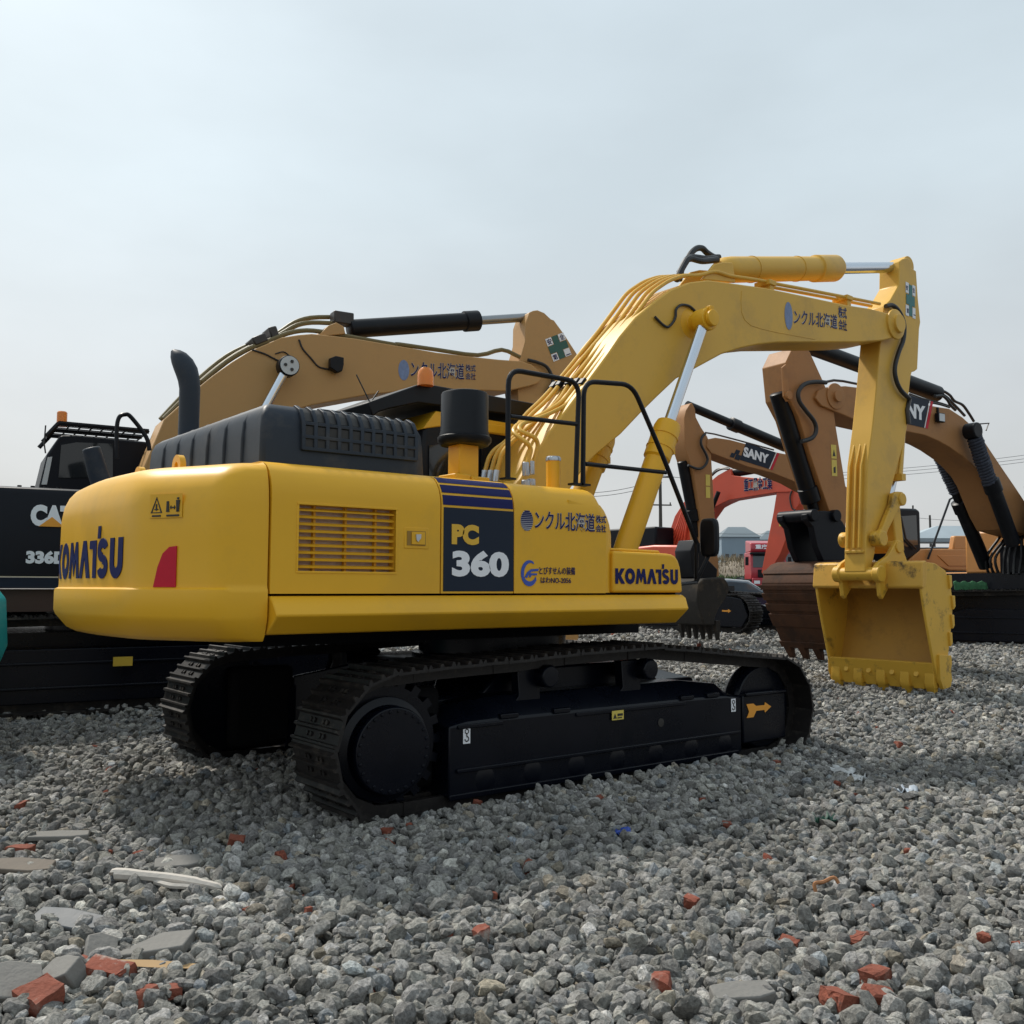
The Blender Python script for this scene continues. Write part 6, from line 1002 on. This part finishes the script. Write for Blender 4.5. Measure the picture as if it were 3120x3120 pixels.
for i, (p, s, m, l) in enumerate([
((-1.787, -4.812, 0.0), (0.155, 0.11, 0.085), BRK, 'squarish red brick piece, topmost of the brick cluster near the bottom right corner'),
((-2.076, -4.844, 0.0), (0.19, 0.12, 0.08), BRK, 'largest red brick chunk at the bottom edge on the right'),
((-1.941, -4.926, 0.0), (0.14, 0.1, 0.08), BRK, 'dusty red brick chunk right beside the largest one at the bottom right'),
((-2.522, -4.397, 0.0), (0.11, 0.1, 0.115), BRKM, 'upright half brick with pale mortar left of the flat pale slab at the bottom'),
((-1.717, -4.376, 0.0), (0.11, 0.08, 0.05), BRK, 'flat dark red brick flake left of the crumbled brick pile'),
((-1.468, -4.539, 0.0), (0.15, 0.1, 0.06), BRK, 'crumbled red brick pile above the brick cluster on the right'),
((-1.057, -4.887, 0.0), (0.075, 0.06, 0.08), BRK, 'small upright red brick near the right edge of the gravel'),
((-1.002, -5.004, 0.0), (0.06, 0.06, 0.06), BRK, 'small red brick piece cut by the right edge'),
((3.004, -2.15, 0.065), (0.1, 0.08, 0.09), BRK, 'dark red brick lump alone beyond the front of the track'),
((-0.036, -3.96, 0.011), (0.06, 0.05, 0.05), BRK, 'small red brick piece in the middle of the right gravel'),
((-1.032, -4.327, 0.002), (0.06, 0.05, 0.04), BRK, 'small flat brick flake above the crumbled brick pile'),
((-1.662, -3.786, 0.002), (0.085, 0.075, 0.08), BRKM, 'pale orange brick lump in the middle foreground'),
((1.483, -1.943, 0.044), (0.09, 0.07, 0.07), BRK, 'orange brick lump close to the front end of the near track'),
((-0.541, -1.969, 0.025), (0.07, 0.06, 0.06), BRK, 'orange brick piece just in front of the near track'),
((0.012, -2.413, 0.025), (0.06, 0.05, 0.05), BRK, 'small brick piece below the front half of the near track'),
((-0.349, -2.926, 0.017), (0.13, 0.08, 0.04), BRK, 'flat broken brick scatter below the arrow sticker'),
((-2.158, -1.784, 0.015), (0.12, 0.09, 0.06), BRK, 'red brick piece below the round drive cover'),
((-1.28, -1.534, 0.023), (0.07, 0.06, 0.06), BRK, 'orange brick piece below the hook sticker of the track frame'),
((-2.068, -2.264, 0.011), (0.075, 0.06, 0.035), BRK, 'small flat brick flake right of the one below the drive cover'),
((-2.984, -1.518, 0.012), (0.11, 0.08, 0.1), BRK, 'pointed red brick chunk in front of the far track'),
((-3.748, 0.25, 0.021), (0.11, 0.09, 0.075), BRK, 'red brick piece at the left edge below the tan excavator'),
((-3.999, -0.958, 0.01), (0.2, 0.14, 0.09), BRK, 'long dark red brick piece beside the flat pale stone at the left edge'),
((-3.377, -2.638, 0.0), (0.06, 0.06, 0.07), BRK, 'orange brick piece right of the white wooden stick'),
((-3.172, -2.813, 0.0), (0.04, 0.04, 0.075), BRK, 'thin upright orange brick splinter in the left middle foreground'),
((-2.713, -3.53, 0.0), (0.085, 0.075, 0.085), BRKM, 'orange brick ring shaped lump in the centre foreground'),
((-2.357, -3.136, 0.003), (0.06, 0.05, 0.055), BRK, 'small brick piece above the orange lump in the centre foreground'),
((-4.09, -2.99, 0.0), (0.22, 0.15, 0.1), BRKM, 'big orange red brick slab with mortar at the lower left'),
((-4.157, -2.83, 0.0), (0.13, 0.11, 0.07), BRKM, 'pinkish mortared brick piece left of the big orange slab'),
((-4.356, -3.092, 0.0), (0.22, 0.16, 0.11), BRK, 'largest brick lump in the bottom left corner'),
((-4.053, -3.3, 0.0), (0.11, 0.1, 0.09), BRK, 'red brick lump at the bottom edge left of centre'),
((-3.936, -3.277, 0.0), (0.1, 0.07, 0.05), BRK, 'orange brick chips right of the wooden sliver at the lower left'),
((-3.287, -3.25, 0.0), (0.04, 0.035, 0.04), BRK, 'tiny orange brick chip in the left foreground'),
((-2.818, -3.433, 0.0), (0.05, 0.045, 0.05), BRK, 'tiny orange brick chip left of the ring shaped lump')]):
    lump('brick_piece', p, s, m, l, 'brick', GB, rz=i*1.3, tilt=.25*math.sin(i*2.1), seed=i+3, cuts=6)
def slab(name, loc, size, m, label, cat, rz, tilt=(0, 0), seed=0, pts=None):
    pts = pts or [(-.5, -.42), (.2, -.5), (.5, -.3), (.46, .4), (-.1, .5), (-.48, .35)]
    b = MB(); b.prism([(x*size[0], y*size[1]) for x, y in pts], -size[2]*.5, size[2]*.5, lambda u, w, t: (u, w, t)); o = b.build(name, m, None, bev=.006)
    o.location = (loc[0], loc[1], loc[2]+.062); o.rotation_euler = (tilt[0], tilt[1], VR+rz); return tag(o, label, cat)
slab('slate_slab', (-4.073, -2.303, 0.0), (.34, .12, .035), SLT, 'dark grey slate slab lying tilted at the left, below the white stick', 'stone slab', -.25, (.35, .05))
slab('concrete_slab', (-3.887, -2.857, 0.0), (.33, .16, .05), CON, 'thick concrete slab with a pale wet top at the lower left', 'stone slab', .25, (.12, -.05), pts=[(-.5, -.5), (.38, -.42), (.5, .45), (.1, .5)])
slab('concrete_slab', (-2.338, -4.619, 0.0), (.24, .10, .04), CON, 'flat pale concrete slab at the bottom edge right of centre', 'stone slab', .2, (.25, 0))
slab('flat_stone', (-3.754, -0.774, 0.013), (.34, .10, .03), CON, 'long flat pale stone next to the dark red brick at the left', 'stone slab', .12, (.15, 0))
slab('flat_stone', (-4.425, -2.956, 0.0), (.20, .18, .10), CON, 'pale angular concrete block in the bottom left corner', 'stone block', .6, (.5, .2))
slab('flat_stone', (-4.057, -2.753, 0.0), (.13, .15, .03), CON, 'thin tilted concrete plate between the slate slab and the thick slab', 'stone slab', .5, (.6, .3))
slab('flat_stone', (-3.391, -1.729, 0.007), (.24, .12, .03), CON, 'flat pale grey stone above the white wooden stick', 'stone slab', .35, (.25, 0))
slab('flat_stone', (-4.24, -2.936, 0.0), (.16, .12, .09), CON, 'angular grey concrete wedge among the bricks at the lower left', 'stone block', -.5, (.5, -.2))
slab('wooden_board', (-4.06, -1.293, 0.007), (.36, .12, .03), WOOD2, 'grey brown wooden board at the left edge', 'board', -.12, (.3, 0))
g_ = (-3.562, -2.049, 0.004)
b = MB(); b.tube(smooth([(-.27, 0, .05), (-.24, .005, .055), (0, .0, .045), (.2, -.02, .03), (.30, -.03, .015)], 4), .03, 8, True, [.022]+[.03]*5+[.026]*6+[.02]*4+[.008]); b.tube(smooth([(-.05, -.01, .03), (.05, -.05, .025), (.13, -.04, .02), (.2, -.05, .01)], 3), .014, 6); o = b.build('wooden_stick', WOOD); o.location = (g_[0], g_[1], g_[2]+.045); o.rotation_euler = (0, 0, VR-.10); tag(o, 'bleached white broken wooden stick at the left foreground', 'stick')
g_ = (-3.945, -3.033, 0.0)
b = MB(); b.loft([[(-.15, -.015, 0), (-.15, .012, 0), (-.15, .01, .012)], [(0, -.02, .0), (0, .018, 0), (0, .012, .016)], [(.17, -.014, 0), (.17, .014, 0), (.17, .01, .01)]]); o = b.build('wood_sliver', WOOD3); o.location = (g_[0], g_[1], g_[2]+.06); o.rotation_euler = (0, 0.03, VR-.03); tag(o, 'thin yellow wood sliver beside the orange brick slab at the lower left', 'wood')
def scrap(loc, w, d, m, label, rz, seed):
    r = np.random.default_rng(seed); b = MB(); n_ = 9; b.loft([[((i/n_-.5)*w+r.normal(0, .006), (j/5-.5)*d+r.normal(0, .006), abs(r.normal(.025, .016))) for i in range(n_+1)] for j in range(6)], caps=False, closed=False)
    o = b.build('plastic_scrap', m, None, ang=50); o.location = (loc[0], loc[1], loc[2]+.03); o.rotation_euler = (0, 0, VR+rz); q = o.modifiers.new('thick', 'SOLIDIFY'); q.thickness = .003; tag(o, label, 'plastic scrap')
WPL = mat('white_plastic_film', (0.55, 0.56, 0.56), 0.4, var=.15)
scrap((1.616, -2.435, 0.039), .13, .30, WPL, 'crumpled white plastic film, longest scrap beyond the near track', .4, 2); scrap((1.441, -2.687, 0.035), .16, .14, WPL, 'white plastic scrap right beside the longest film', -.3, 3); scrap((1.381, -3.143, 0.029), .20, .12, mat('bluish_white_plastic', (0.45, 0.5, 0.56), 0.4), 'bluish white plastic scrap further right on the gravel', 0, 4)
scrap((-1.068, -2.711, 0.014), .11, .06, BLUE, 'bright blue plastic scrap in the middle foreground', .2, 5); scrap((0.178, -3.282, 0.017), .13, .07, mat('dark_green_plastic', (0.03, 0.10, 0.07), 0.5), 'dark green plastic scrap on the right gravel', 0, 6)
g_ = (-1.035, -4.1, 0.003)
b = MB(); b.tube(smooth([(-.05, 0, .0), (-.055, .01, .045), (-.01, .02, .05), (.04, .01, .075), (.06, 0, .05)], 4), .009, 6); o = b.build('bent_rod', mat('rusty_orange_rod', (0.34, 0.15, 0.06), 0.7)); o.location = (g_[0], g_[1], g_[2]+.04); o.rotation_euler = (0, 0, VR); tag(o, 'small bent rusty hook lying on the right gravel', 'rod')
